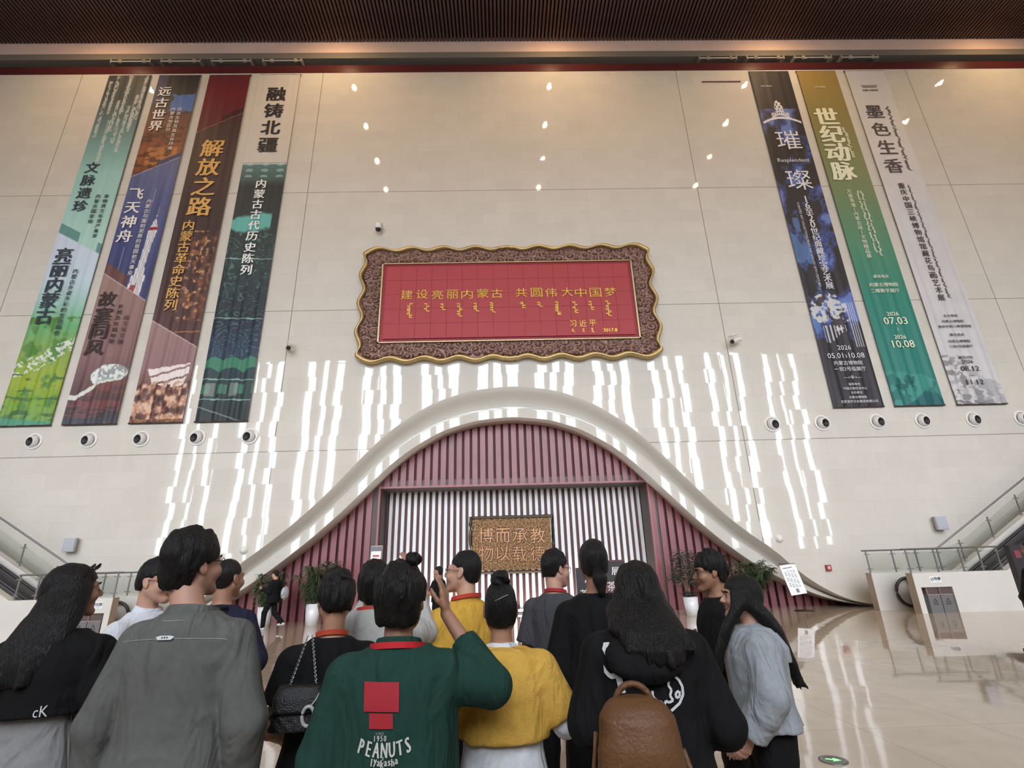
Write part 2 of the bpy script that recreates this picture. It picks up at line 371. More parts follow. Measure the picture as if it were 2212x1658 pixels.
def lamp_area(name, loc, rot, sx, sy, watt, rgb, parent=None):
    l = bpy.data.lights.new(name, 'AREA'); l.shape = 'RECTANGLE'; l.size = sx; l.size_y = sy; l.energy = watt; l.color = lin(rgb)[:3]
    o = bpy.data.objects.new(name, l); COL.objects.link(o); o.location = loc; o.rotation_euler = rot
    if parent: o.parent = parent
    return o
# floor light trough washing the striped wall from below
tr = thing('floor_light', 'long low light trough at the foot of the striped wall', 'light', (XC, PB-.42, 0))
MB().box(-5.0, 5.0, -.06, .06, 0, .06).build('housing', M('steel_kerb'), tr)
lamp_area('trough_light', (0, .0, .075), (math.radians(180-28), 0, 0), 9.6, .08, 210, (245, 248, 255), tr)
# ================================================================== lamps in the ceiling (seen as twin glints on the stone)
LAMPM = M('lamp_glow', (255, 240, 215), .5, emit=((255, 226, 184), LAMP_LIGHT)); TRIMW = M('white_metal', (215, 213, 208), .4)
lamp_proto = None; nl = 0
lamp_spots = [(x, y) for x in (-19.0, -7.8, 3.13, 14.3, 25.6) for y in (16.15, 13.5, 10.75, 8.1)]
for i, (x, y) in enumerate(lamp_spots):
    lb = 'twin recessed ceiling downlight between dark slats above the hall'
    if lamp_proto is None:
        lamp_proto = thing('ceiling_downlight', lb, 'light', (x, y, ZC), group='ceiling downlights')
        h_ = MB(); h_.box(-.2, .2, -.32, .32, -.03, .02); h_.build('housing', M('lamp_black', (30, 28, 27), .5), lamp_proto)
        for s in (-1, 1):
            MB().lathe([(.085, -.045), (.0, -.045)][::-1], 16, (s*.03, s*.14, 0)).build('lens', LAMPM, lamp_proto)
            MB().lathe([(.1, -.03), (.1, -.055), (.086, -.055), (.086, -.03)], 16, (s*.03, s*.14, 0)).build('ring', TRIMW, lamp_proto)
        o = lamp_proto
    else: o = dup(lamp_proto, (x, y, ZC))
    l = bpy.data.lights.new('lamp_beam', 'SPOT'); l.energy = WASH_WATT*(.45 if y > 16 else 1.15); l.color = lin((255, 208, 152))[:3]; l.spot_size = math.radians(135); l.spot_blend = 1.0; l.shadow_soft_size = .12
    lo = bpy.data.objects.new('lamp_beam', l); COL.objects.link(lo); lo.parent = o; lo.location = (0, 0, -.07)
    lo.rotation_euler = (math.radians(38), 0, 0)
# ================================================================== hanging banners
BW, BZ0, BZ1 = 1.985, 24.80, 7.09
def sstep(a, b, x): t = np.clip((x-a)/(b-a), 0, 1); return t*t*(3-2*t)
def mixc(base, col, m):
    m = np.clip(m, 0, 1)[..., None]; return base*(1-m)+np.asarray(col, float)*m
def grad(v, stops):
    ks = [s[0] for s in stops]; return np.stack([np.interp(v, ks, [s[1][c] for s in stops]) for c in range(3)], -1)
class Banner:
    NU, NV = 70, 560
    def __init__(s, xl, seed, amp=1.0):
        s.xl, s.seed, s.amp = xl, seed, amp
        s.u, s.v = np.meshgrid(np.linspace(0, 1, s.NU), np.linspace(0, 1, s.NV))
        s.mx, s.mz = s.u*BW, s.v*(BZ0-BZ1)
        s.texts = []
    def V(s, py, px=None):                            # place along the banner (0 top .. 1 bottom) of a pixel row
        q = at(px if px else CX+(s.xl+1)*40, py, D-.1); return (BZ0-q.z)/(BZ0-BZ1)
    def fold(s, X, Z):
        u = (X-s.xl)/BW; v = np.clip((BZ0-Z)/(BZ0-BZ1), 0, 1); a = (.004+.034*np.clip((v-.25)/.75, 0, 1)**1.5)*s.amp
        return D-.09-a*(np.sin(u*24+s.seed+np.sin(v*5+s.seed)*1.1)+.5*np.sin(u*41+s.seed*2+v*3))
    def text(s, mi, body, p0, p1, size, bold=.018, fit=True):
        """vertical column whose first sign sits at pixel p0 and last at p1; size in pixels"""
        a, b = at(*p0, D-.1), at(*p1, D-.1); k = (at(p0[0]+1, p0[1], D-.1)-a).x
        mb = MB(); x = (a.x+b.x)/2
        put_text(mb, body, x, a.z, 0, size*k, bold, mi, True, (a.z-b.z)/max(1, len(body)-1), fit=fit); s.texts.append((mi, mb))
    def row(s, mi, body, p, size, bold=.0, sx=1.0):
        a = at(*p, D-.1); k = (at(p[0]+1, p[1], D-.1)-a).x; mb = MB(); put_text(mb, body, a.x, a.z, 0, size*k, bold, mi, sx=sx); s.texts.append((mi, mb))
    def side(s, mi, body, p, size):                   # line of letters turned a quarter, reading downwards
        a = at(*p, D-.1); k = (at(p[0]+1, p[1], D-.1)-a).x; Vt_, F = text_mesh(body, size*k); mb = MB()
        mb.add([(a.x+v[1], 0, a.z-v[0]) for v in Vt_], F, mi); s.texts.append((mi, mb))
    def script(s, mi, p0, p1, w, words=4):
        a, b = at(*p0, D-.1), at(*p1, D-.1); k = (at(p0[0]+1, p0[1], D-.1)-a).x; mb = MB(); x = (a.x+b.x)/2; L = (a.z-b.z)/words
        for i in range(words): script_line(mb, x, a.z-i*L, a.z-(i+.86)*L, 0, w*k, mi, s.seed*31+i+int(p0[0]))
        s.texts.append((mi, mb))
    def build(s, rgb, label, inks):
        X = s.xl+s.mx; Z = BZ0-s.mz; Y = s.fold(X, Z); V = np.stack([X, Y, Z], -1).reshape(-1, 3)
        i = np.arange((s.NV-1)*s.NU).reshape(s.NV-1, s.NU)[:, :-1].ravel(); F = np.stack([i, i+s.NU, i+s.NU+1, i+1], 1)
        root = thing('banner', label, 'banner', (s.xl+BW/2, D-.05, BZ0), group='exhibition banners on the stone wall')
        off = np.array([s.xl+BW/2, D-.05, BZ0])
        m = MATS.get('printed_cloth')
        if not m:
            m = M('printed_cloth', (128, 128, 128), .55, spec=.35); at_ = m.node_tree.nodes.new('ShaderNodeAttribute'); at_.attribute_name = 'print'
            m.node_tree.links.new(at_.outputs['Color'], m.node_tree.nodes['Principled BSDF'].inputs['Base Color'])
        al = MB()
        for q, mb in s.texts: al.add(mb.V, mb.F, q+1)
        if 1:
            P = np.array(al.V); v_ = np.clip((BZ0-P[:, 2])/(BZ0-BZ1), 0, 1); P[:, 1] += D-.105-1.5*(.004+.034*np.clip((v_-.25)/.75, 0, 1)**1.5)*s.amp
            nb, nf = len(V), len(F); V = np.concatenate([V, P]); F = [tuple(f) for f in F.tolist()]+[tuple(i+nb for i in f) for f in al.F]; slots = [0]*nf+al.mi
        o = mesh('cloth', V-off, F, [m]+[M('ink_%d_%d_%d' % k_, k_, .6) for k_ in inks], root, False, slots); o.data.polygons.foreach_set('use_smooth', np.array([q == 0 for q in slots]))
        c = np.clip(rgb.reshape(-1, 3)/255., 0, 1); c = np.where(c <= .04045, c/12.92, ((c+.055)/1.055)**2.4)
        a = o.data.color_attributes.new('print', 'FLOAT_COLOR', 'POINT'); a.data.foreach_set('color', np.concatenate([np.concatenate([c, np.zeros((len(V)-len(c), 3))]), np.ones((len(V), 1))], 1).astype(np.float32).ravel())
        bar = MB(); bar.tube([(-BW/2-.02, 0, .03), (BW/2+.02, 0, .03)], .028); bar.build('top_bar', M('bar_dark', (60, 52, 50), .4), root)
        bar = MB(); bar.tube([(-BW/2-.01, -.02, BZ1-BZ0), (BW/2+.01, -.02, BZ1-BZ0)], .03); bar.build('bottom_bar', M('bar_dark'), root)
        return root
def edge_below(b, pl, pr, steps=3, seed=0):           # stepped wall-like slanting edge; true below it
    vl, vr = b.V(*pl[::-1]), b.V(*pr[::-1]); return b.v-(vl+(vr-vl)*b.u)
# --- 1: teal heritage banner
b = Banner(at(235, 166, D-.1).x, 1); n = fbm(b.mx*1.2, b.mz*1.2, 3)
c = grad(b.v, [(0, (50, 54, 56)), (b.V(215), (64, 74, 78)), (b.V(300), (110, 148, 146)), (b.V(370), (148, 192, 184)), (b.V(520), (168, 205, 194))])
for k in range(8):
    cu_ = (.1, .25, .42, .55, .7, .83, .93, .35)[k]; lo_, hi_ = [(.02, .22), (0, .14), (.09, .2), (.0, .24), (.11, .27), (.07, .2), (.0, .16), (.16, .3)][k]
    w_ = .03+.018*vnoise(b.mz*9, b.mz*0+k, k); c = mixc(c, (188, 194, 194), .75*(np.abs(b.u-cu_) < w_)*(b.v > lo_)*(b.v < hi_)*(vnoise(b.mz*7, b.mx*26, k+9) > .3))
e = edge_below(b, (127, 502), (204, 548)); low = grad(b.v, [(b.V(505), (196, 206, 222)), (b.V(600), (188, 206, 216)), (b.V(655), (150, 190, 176)), (b.V(700), (104, 166, 112)), (b.V(750), (128, 158, 74)), (b.V(820), (150, 168, 52)), (b.V(850), (126, 158, 50)), (b.V(920), (112, 160, 96))])
low = mixc(low, (84, 130, 60), sstep(.5, .64, fbm(b.mx*3, b.mz*2.2, 5))*(b.v > b.V(680)))
low = mixc(low, (206, 214, 200), (np.abs((b.v-b.V(770))*30+(b.u-.45)*2.2+1.2*(n-.5)) < .5)*(fbm(b.mx*9, b.mz*9, 8) > .52))
low = mixc(low, (70, 104, 62), sstep(.55, .7, fbm(b.mx*1.5, b.mz*6, 6))*(b.v > b.V(800)))
low = mixc(low, (84, 146, 118), (b.v > b.V(893)+.012*b.u))
c = np.where((e > 0)[..., None], low, c); c = mixc(c, (98, 142, 140), (e < -.001)*(e > -.028)*((b.u < .47)*(b.u > .0)+(b.u > .9)))
b.text(0, '文脉遗珍', (201, 362), (172, 445), 29, .03); b.text(0, '非物质文化遗产集萃', (232, 424), (203, 510), 10, .02); b.text(0, '内蒙古国家级', (213, 424), (195, 478), 10, .02)
b.text(0, '亮丽内蒙古', (138, 551), (98, 683), 36, .03); b.text(0, '内蒙古多姿多彩的生态画卷', (165, 586), (123, 719), 11.5, .02)
b.build(c, 'teal banner with grey script columns above a green meadow', [(44, 54, 66)])
# --- 2: banner from red canyon to rocket to brown ridge
b = Banner(at(343, 167, D-.1).x, 2); n = fbm(b.mx*2, b.mz*2, 4)
c = grad(b.v, [(0, (42, 43, 46)), (b.V(225), (46, 46, 50)), (b.V(250), (92, 58, 52)), (b.V(300), (118, 66, 50)), (b.V(335), (138, 82, 50)), (b.V(390), (104, 56, 42))])
c = mixc(c, (66, 104, 164), (b.v > b.V(203)+.02*(n-.5))*(b.v < b.V(240)+.03*(n-.5))*(b.u > .35+.2*n)); c = mixc(c, (52, 56, 84), (b.v < b.V(222))*(b.u < .25))
c = mixc(c, (176, 116, 66), .8*(b.v > b.V(316))*(b.v < b.V(352)-.03*(b.u-.5))*(b.u > .2)*(b.u < .88)); c = mixc(c, (64, 38, 34), .7*sstep(.55, .65, fbm(b.mx*3, b.mz*7, 2))*(b.v > b.V(240)))
e = edge_below(b, (282, 381), (383, 338)); mid = grad(b.v, [(b.V(360), (92, 100, 140)), (b.V(480), (76, 84, 128)), (b.V(590), (60, 64, 104))]); mid = mid+(fbm(b.mx*4, b.mz*.4, 8)[..., None]-.5)*22
ru = .80-.10*(b.v-b.V(470))*5; rw = np.interp(b.v, [b.V(y) for y in (455, 470, 478, 492, 510, 512, 575, 577, 590, 592, 632)], [.006, .01, .05, .09, .09, .075, .075, .11, .11, .14, .15])
rk = (np.abs(b.u-ru) < rw)*(b.v > b.V(440))*(b.v < b.V(634)); mid = mixc(mid, (216, 214, 214), rk*1.); mid = mixc(mid, (120, 122, 134), .75*rk*(np.abs(((b.u-ru)/.05) % 1-.5) > .36)); mid = mixc(mid, (150, 48, 54), rk*(b.v > b.V(488))*(b.v < b.V(495)))
mid = mixc(mid, (150, 70, 76), (b.v > b.V(604))*(b.v < b.V(634))*(b.u > .36)*(b.u < .7)*(n > .4)); mid = mixc(mid, (180, 184, 200), .6*((np.abs(b.u-.62+.25*(b.v-b.V(420))) < .008)*(b.v > b.V(405))*(b.v < b.V(500))+(np.abs(b.u-.28) < .007)*(b.v > b.V(530))*(b.v < b.V(580))))
c = np.where((e > 0)[..., None], mid, c); c = mixc(c, (56, 60, 92), (e > -.016)*(e < 0)*(b.u > .5)); c = mixc(c, (190, 190, 205), .7*(np.abs(e) < .0012))
e = edge_below(b, (228, 590), (305, 649)); low = grad(b.v, [(b.V(590), (150, 122, 114)), (b.V(760), (132, 100, 98)), (b.V(800), (112, 82, 80)), (b.V(860), (82, 58, 58)), (b.V(890), (66, 62, 68)), (b.V(918), (70, 76, 88))])
rv = b.V(855)-(b.V(855)-b.V(793))*(b.u*.9+.05)+.006*np.sin(b.u*9)
low = mixc(low, (210, 210, 198), np.abs(b.v-rv) < .0055); dm = ((b.u-.66)/.36)**2+((b.v-b.V(806))/.028)**2; low = mixc(low, (150, 160, 160), (dm < 1)*(b.v < rv)*.9); low = mixc(low, (216, 220, 214), (dm < 1)*(b.v < rv)*(fbm(b.mx*9, b.mz*9, 3) > .52)*1.)
low = mixc(low, (128, 74, 72), .7*(b.v > rv+.008)*(fbm(b.mx*1.6, b.mz*9, 12) > .55))
c = np.where((e > 0)[..., None], low, c); c = mixc(c, (104, 70, 66), (e > -.03)*(e < -.002)*(b.u < .5)); c = mixc(c, (206, 190, 184), .7*(np.abs(e) < .0013))
b.text(0, '远古世界', (357, 198), (336, 272), 27, .03); b.text(0, '远古生物及其生存环境', (389, 236), (367, 320), 9.5, .015); b.text(0, '内蒙古地区的', (375, 236), (364, 280), 9.5, .015)
b.text(0, '飞天神舟', (296, 419), (269, 510), 31, .03); b.text(0, '内蒙古与蓬勃发展的祖国航天事业', (323, 435), (282, 589), 10.5, .015)
b.text(1, '故塞同风', (234, 646), (204, 751), 36, .03); b.text(1, '长城及长城地带', (263, 662), (241, 738), 11, .015); b.text(1, '的文化交融', (274, 686), (261, 738), 11, .015)
b.build(c, 'banner with red canyon on top, white rocket midway and pale ridge below', [(222, 218, 212), (52, 40, 40)])
# --- 3: dark red and brown banner with gold lettering
b = Banner(at(452, 166, D-.1).x, 3); n = fbm(b.mx*2, b.mz*2, 7)
c = grad(b.v, [(0, (98, 38, 48)), (b.V(200), (104, 34, 44)), (b.V(280), (84, 32, 40))])
e = edge_below(b, (426, 285), (519, 243)); mid = grad(b.v, [(b.V(250), (66, 46, 48)), (b.V(450), (60, 46, 48)), (b.V(560), (66, 48, 46)), (b.V(700), (82, 58, 56))])
fg = np.exp(-((b.u-.68)/.28)**2)*(b.v > b.V(495))*(b.v < b.V(690)); mid = mixc(mid, (136, 84, 58), fg*sstep(.42, .66, fbm(b.mx*5, b.mz*4, 11))); mid = mixc(mid, (196, 150, 108), fg*sstep(.6, .7, fbm(b.mx*8, b.mz*6, 14)))
mid = mixc(mid, (170, 108, 66), .8*(np.abs(b.v-b.V(712)) < .002)*(b.u > .5))
c = np.where((e > 0)[..., None], mid, c); c = mixc(c, (60, 26, 34), (e > -.02)*(e < -.001)*(b.u > .55)); c = mixc(c, (176, 120, 120), .6*(np.abs(e) < .0012))
e = edge_below(b, (326, 692), (415, 749)); low = grad(b.v, [(b.V(700), (150, 122, 118)), (b.V(790), (140, 108, 106)), (b.V(830), (112, 78, 70)), (b.V(895), (98, 66, 58)), (b.V(918), (120, 80, 58))])
fl = (b.v > b.V(795)-.012*b.u*1.5)*(b.v < b.V(828)+.018*(b.u-.5))*(b.u > .12+.9*(b.v-b.V(785))*4)*(b.u < .95-.3*np.maximum(b.v-b.V(800), 0)*8); low = mixc(low, (226, 214, 208), fl*(np.sin(b.mz*16+b.mx*5) > -.75))
fig = (b.v > b.V(828)-.012*np.abs(np.sin(b.u*14)))*(b.v < b.V(898)); q = fbm(b.mx*6, b.mz*4, 21); low = mixc(low, (182, 138, 112), fig*sstep(.46, .56, q)); low = mixc(low, (214, 178, 152), fig*sstep(.6, .66, q)); low = mixc(low, (76, 48, 42), fig*sstep(.4, .32, q))
low = mixc(low, (160, 112, 70), .7*(b.v > b.V(899))*(fbm(b.mx*9, b.mz*9, 5) > .45))
c = np.where((e > 0)[..., None], low, c); c = mixc(c, (84, 56, 56), (e > -.035)*(e < -.002)*(b.u < .5)); c = mixc(c, (216, 196, 190), .7*(np.abs(e) < .0013))
b.text(0, '解放之路', (461, 320), (430, 446), 47, .03); b.text(0, '内蒙古革命史陈列', (408, 487), (370, 659), 26, .025)
b.build(c, 'dark red and brown banner with large gold lettering and a white flag', [(206, 160, 88)])
# --- 4: pale top, dark jade body
b = Banner(at(560, 166, D-.1).x, 4); n = fbm(b.mx*2, b.mz*2, 9)
c = np.zeros(b.u.shape+(3,))+np.array((200, 194, 186)); body = grad(b.v, [(b.V(350), (92, 122, 122)), (b.V(385), (72, 92, 90)), (b.V(400), (46, 52, 54)), (b.V(560), (50, 62, 62)), (b.V(690), (40, 46, 54)), (b.V(760), (46, 60, 78)), (b.V(830), (46, 62, 58)), (b.V(910), (50, 54, 56))])
body = mixc(body, (96, 170, 160), sstep(.0, .1, .3-np.abs((b.v-b.V(478))*9)-.2*np.abs(b.u-.5)+.25*(n-.5))*(b.u < .85))
ln = lambda per, w, sd: np.abs(((fbm(b.mx*1.1, b.mz*1.1, sd, 3)*per) % 1)-.5) < w
body = mixc(body, (96, 150, 140), .55*ln(9, .05, 31)*(b.v > b.V(500))*(b.v < b.V(680))); body = mixc(body, (68, 140, 108), sstep(.0, .08, .02-np.abs(b.v-b.V(612)-.05*(.5-b.u))+.04*(n-.5))*1.)
body = mixc(body, (84, 130, 150), .6*ln(16, .08, 35)*(b.v > b.V(690))*(b.v < b.V(765))); body = mixc(body, (64, 128, 98), (b.v > b.V(775)-.01*np.abs(np.sin(b.u*9)))*(b.v < b.V(800)-.012*np.abs(np.sin(b.u*7+1)))*.9)
for yy in (556, 684, 815, 858): body = mixc(body, (150, 190, 184), .8*(np.abs(b.v-b.V(yy)-.004*(b.u-.5)) < .0012))
body = mixc(body, (74, 128, 104), .8*(b.v > b.V(826))*(b.v < b.V(846))*(np.sin(b.u*19) > -.2)); body = mixc(body, (150, 156, 150), .6*(b.v > b.V(822))*(b.v < b.V(850))*(np.abs(((b.u*2.2) % 1)-.4) < .18))
body = mixc(body, (150, 170, 168), .7*(np.abs(b.v-b.V(872)-.04*b.u) < .0012))
body = mixc(body, (150, 188, 178), .7*(b.v < b.V(381))*(np.abs(np.sin(b.u*9)*np.cos((b.v-b.V(366))*160)) > .72)); body = mixc(body, (186, 200, 198), (np.abs(b.v-b.V(352)) < .0016)*1.)
c = np.where((b.v > b.V(350))[..., None], body, c)
b.text(0, '融铸北疆', (598, 203), (578, 313), 39, .035); b.text(1, '内蒙古古代历史陈列', (564, 397), (533, 583), 23, .03)
b.build(c, 'banner with pale top and dark jade body carrying wave and cloud lines', [(46, 40, 42), (226, 228, 226)])
# --- 5: black and blue jewellery banner
b = Banner(at(1621, 163, D-.1).x, 5, .8); n = fbm(b.mx*1.1, b.mz*1.0, 40)
c = np.zeros(b.u.shape+(3,))+np.array((50, 47, 50)); on = (b.v > b.V(235))*(b.v < b.V(735))
q = fbm(b.mx*1.3+.4*b.mz, b.mz*.9, 41); c = mixc(c, (70, 82, 132), on*sstep(.46, .54, q)*1.); c = mixc(c, (104, 126, 186), on*sstep(.58, .66, q)*.9); c = mixc(c, (40, 40, 66), on*.8*(np.abs(q-.55) < .012)); c = mixc(c, (92, 132, 186), on*.7*(b.u < .35)*sstep(.5, .6, fbm(b.mx*2.5, b.mz*1.2, 43))*(b.v > b.V(470)))
tx_, tz_ = (b.u-.5)*BW, (b.V(256)-b.v)*(BZ0-BZ1); tr, ta = np.hypot(tx_, tz_+.15), np.arctan2(tx_, tz_+.15)
Rt = .55+.62*np.exp(-(ta/.34)**2)+.16*np.cos(ta*9)*np.exp(-(ta/.9)**2); tm = (tr < Rt)*(tr > .36)*(tz_ > -.05)*(np.abs(tx_) < .92)
c = mixc(c, (206, 208, 214), tm*(np.sin(ta*30)*np.sin(tr*17+2) > -.35)*1.); arc = np.abs(b.v-(b.V(254)+.02*(np.abs(b.u-.5)*2)**2)) < .0035; c = mixc(c, (216, 217, 222), arc*(np.abs(b.u-.5) < .47))
jw = ((b.u-.42)/.4)**2+((b.v-b.V(675))/.05)**2 < 1; c = mixc(c, (192, 192, 192), jw*(fbm(b.mx*7, b.mz*7, 45) > .5)*1.); c = mixc(c, (66, 60, 66), jw*(fbm(b.mx*4, b.mz*4, 48) > .62)*1.)
c = mixc(c, (202, 202, 206), ((np.abs(b.u*13 % 1-.5) < .2)*(b.u > .2)*(b.u < .66)*(b.v > b.V(705))*(b.v < b.V(730)+.014*np.sin(b.u*7)))*.9)
c = mixc(c, (196, 200, 214), .9*(np.abs((b.u-.86)*22 % 1-.5) < .2)*(np.abs(b.u-.86) < .1)*(b.v > b.V(655))*(b.v < b.V(752)))
b.text(0, '璀璨', (1694, 302), (1735, 388), 52, -.002); b.row(0, 'Resplendent', (1714, 347), 14, 0)
b.text(0, '16至20世纪典藏珍宝艺术展', (1740, 430), (1791, 617), 16, .015); b.side(0, 'CURATED ART COLLECTIONS FROM THE 16TH TO 20TH CENTURY', (1746, 525), 7)
for body_, p_, s_ in (('内蒙古博物院', (1655, 186), 4), ('2026', (1822, 751), 15), ('05.01›10.08', (1826, 768), 17), ('内蒙古博物院', (1831, 784), 10.5), ('一层2号临展厅', (1835, 797), 10.5), ('—◦◈◦—', (1840, 815), 9), ('指导单位', (1844, 830), 6.5), ('中国文物交流中心', (1846, 839), 6.5), ('主办单位', (1849, 848), 6.5), ('内蒙古博物院', (1852, 858), 6.5), ('北京圣轩文化集团有限公司', (1855, 867), 6.8)): b.row(0, body_, p_, s_)
b.build(c, 'black and blue banner with a silver tiara and hanging jewellery', [(214, 214, 216)])
# --- 6: ochre to teal banner with a camel caravan
b = Banner(at(1723, 161, D-.1).x, 6, .7)
c = grad(b.v, [(0, (150, 126, 72)), (b.V(250), (134, 124, 76)), (b.V(400), (112, 128, 90)), (b.V(540), (78, 132, 106)), (b.V(650), (50, 126, 108)), (b.V(800), (46, 122, 112)), (1, (44, 112, 112))])
hill = b.V(812)+.035*np.abs(b.u-.35)*1.4-.03*fbm(b.mx*1.3, b.mx*0, 50); c = mixc(c, (64, 142, 128), .8*(b.v > hill)); c = mixc(c, (34, 104, 98), .85*(b.v > hill+.006)*(fbm(b.mx*2, b.mz*1.5, 52) > .5))
for cu_, cv_, sc_ in ((.22, 838, 1.), (.42, 828, .75)):      # the caravan: two laden animals with riders
    x_, y_ = (b.u-cu_)*BW/sc_, (b.mz-(BZ0-BZ1)*b.V(cv_))/sc_
    am = ((x_/.24)**2+(y_/.13)**2 < 1)+((x_/.09)**2+((y_+.2)/.2)**2 < 1)+((np.abs(x_-.28+.3*(y_+.1)) < .05)*(y_ > -.3)*(y_ < .05))+((np.abs(np.abs(x_)-.16) < .035)*(y_ > 0)*(y_ < .38)); c = mixc(c, (24, 88, 84), 1.*(am > 0))
c = mixc(c, (30, 92, 92), 1.*(b.v > b.V(880)-.035*np.exp(-((b.u-.75)/.35)**2)+.01*fbm(b.mx*3, b.mz*3, 55)))
b.text(0, '世纪动脉', (1783, 251), (1823, 369), 47, .045); b.script(0, (1822, 275), (1843, 342), 9, 3); b.text(0, '万里茶道(内蒙古段)文物精品展', (1833, 414), (1877, 553), 10, .005)
b.script(0, (1855, 412), (1890, 548), 6, 6); b.script(0, (1862, 412), (1902, 555), 6, 6)
for body_, p_, s_ in (('内蒙古博物院', (1771, 188), 4), ('展览地点', (1902, 597), 8.5), ('内蒙古博物院', (1908, 615), 10.5), ('二楼数字展厅', (1911, 628), 10.5), ('2026', (1927, 678), 13), ('07.03', (1933, 693), 24), ('|', (1938, 711), 9), ('2026', (1943, 728), 13), ('10.08', (1950, 743), 24)): b.row(0, body_, p_, s_, .01)
b.build(c, 'ochre to teal banner with a dark caravan at its foot', [(222, 224, 198)])
# --- 7: pale grey ink-painting banner
b = Banner(at(1829, 165, D-.1).x, 7, .6); n = fbm(b.mx*2, b.mz*2, 60)
c = np.zeros(b.u.shape+(3,))+np.array((198, 196, 196))+(n[..., None]-.5)*10; lf = (b.v > b.V(770))*sstep(.5, .56, fbm(b.mx*5, b.mz*5, 61))*sstep(.75, .15, b.u-.9*(b.v-b.V(800))*6)
c = mixc(c, (122, 118, 118), lf*.85); c = mixc(c, (148, 148, 150), .6*sstep(.5, .62, fbm(b.mx*2, b.mz*5, 63))*(b.v > b.V(820))); c = mixc(c, (112, 108, 108), .9*(np.abs(b.v-(b.V(872)+.012*b.u)) < .004)*(fbm(b.mx*4, b.mz*4, 64) > .42))
b.text(0, '墨色生香', (1889, 241), (1930, 358), 36, .02); b.script(0, (1917, 230), (1965, 370), 8, 6); b.text(0, '重庆中国三峡博物馆馆藏花鸟画艺术展', (1947, 401), (2033, 643), 14, .012); b.script(0, (1963, 400), (2050, 645), 6, 12)
for body_, p_, s_ in (('内蒙古博物院', (1880, 195), 5), ('主办单位', (2052, 682), 7), ('内蒙古博物院', (2057, 694), 7), ('重庆中国三峡博物馆', (2061, 705), 7), ('展览地点', (2066, 723), 7), ('内蒙古博物院', (2071, 737), 7), ('三层3号临展厅', (2075, 748), 7), ('展览时间', (2084, 772), 7), ('2026', (2088, 781), 11), ('08.12', (2094, 796), 16), ('—', (2099, 811), 9), ('11.12', (2105, 825), 16)): b.row(0, body_, p_, s_, .008, 1.15)
rf = MB(); a_ = at(1878, 187, D-.1); rf.add([(a_.x-.42, 0, a_.z+.1), (a_.x+.42, 0, a_.z+.1), (a_.x+.34, 0, a_.z-.06), (a_.x-.34, 0, a_.z-.06)], [(3, 2, 1, 0)]); b.texts.append((1, rf))
b.build(c, 'pale grey banner with ink painted leaves at its foot', [(64, 58, 60), (134, 130, 130)])
# ================================================================== rods tied in the slot above the banners
ROD = M('pale_rod', (196, 190, 180), .4); rod = None
for i, (x, y) in enumerate([(282, 134), (390, 134), (499, 134), (609, 134), (1552, 131), (1655, 131), (1758, 131), (1860, 131)]):
    p = at(x, y, D-.12); p.z = 25.72
    where = ('first', 'second', 'third', 'last')[i % 4]+' of four above the '+('left' if i < 4 else 'right')+' banners'
    if rod is None:
        rod = thing('hanging_rod', 'pale rod tied with cord, '+where, 'rod', p, group='tied rods in the slot')
        MB().tube([(-.93, 0, 0), (.93, 0, 0)], .03).build('bar', ROD, rod)
        for s in (-.55, .62):
            t_ = MB()
            for j in range(3): t_.tube([(s+j*.05+.05*math.cos(a)*.2, .055*math.cos(a), .085*math.sin(a)) for a in np.linspace(0, 2*math.pi, 9)[:-1]], .022, 6, 0, True)
            t_.tube([(s+.1, -.04, -.05), (s+.16, -.05, -.14)], .02); t_.build('cord_tie', M('cord', (178, 170, 155), .9), rod)
        for s in (-.95, .95): MB().box(s-.03, s+.03, -.03, .62, -.1, .14).build('bracket', M('bracket_grey', (150, 145, 138), .5), rod)
    else: dup(rod, p, 'pale rod tied with cord, '+where)
p = at(1558, 176, D-.03); o = MB().tube([(-.98, 0, 0), (.98, 0, 0)], .03).build('bare_bar', M('mauve_bar', (120, 84, 92), .5)); o.location = p; tag(o, 'short mauve bar on the wall beside the black and blue banner', 'bar')
# ================================================================== round air nozzles
noz = None; NZ = M('nozzle_white', (226, 224, 218), .35); NZD = M('nozzle_dark', (34, 33, 32), .6)
for i, (x, y) in enumerate([(75, 950), (193, 949), (306, 946), (427, 944), (540, 943), (1668, 918), (1776, 916), (1895, 912), (1993, 911), (2103, 909), (2207, 906)]):
    p = at(x, y, D); p.z = 6.5
    lb = 'round white air nozzle, '+(('first', 'second', 'third', 'fourth', 'fifth')[i]+' from the left under the left banners' if i < 5 else ('first', 'second', 'third', 'fourth', 'fifth', 'sixth')[i-5]+' from the left in the row by the right banners')
    if noz is None:
        noz = thing('air_nozzle', lb, 'air vent', p, group='air nozzles along the stone wall')
        MB().lathe([(.31, -.0), (.31, .03), (.29, .05), (.25, .05), (.235, .02), (.235, -.0)], 40, axis='y').build('ring', NZ, noz, True)
        MB().lathe([(.235, .0), (.225, .06), (.19, .12), (.16, .14)], 40, axis='y').build('ball', M('nozzle_grey', (206, 204, 200), .4), noz, True)
        MB().lathe([(.16, .14), (.15, .15), (.14, .10), (.0, .07)], 40, axis='y').build('opening', NZD, noz, True)
    else: dup(noz, p, lb)
    n_ = [c for c in (noz if i == 0 else COL.objects[-1]).children]
# the balls are swivelled towards the middle of the hall and down
for o in [o for o in COL.objects if o.name.startswith('air_nozzle')]:
    s = 1 if o.location.x < XC else -1
    for c in o.children:
        if not c.name.startswith('ring'): c.rotation_euler = (math.radians(4), 0, 0); c.rotation_euler[2] = math.radians(-13 if s > 0 else 13); c.location = (-.035*s, .0, -.02)
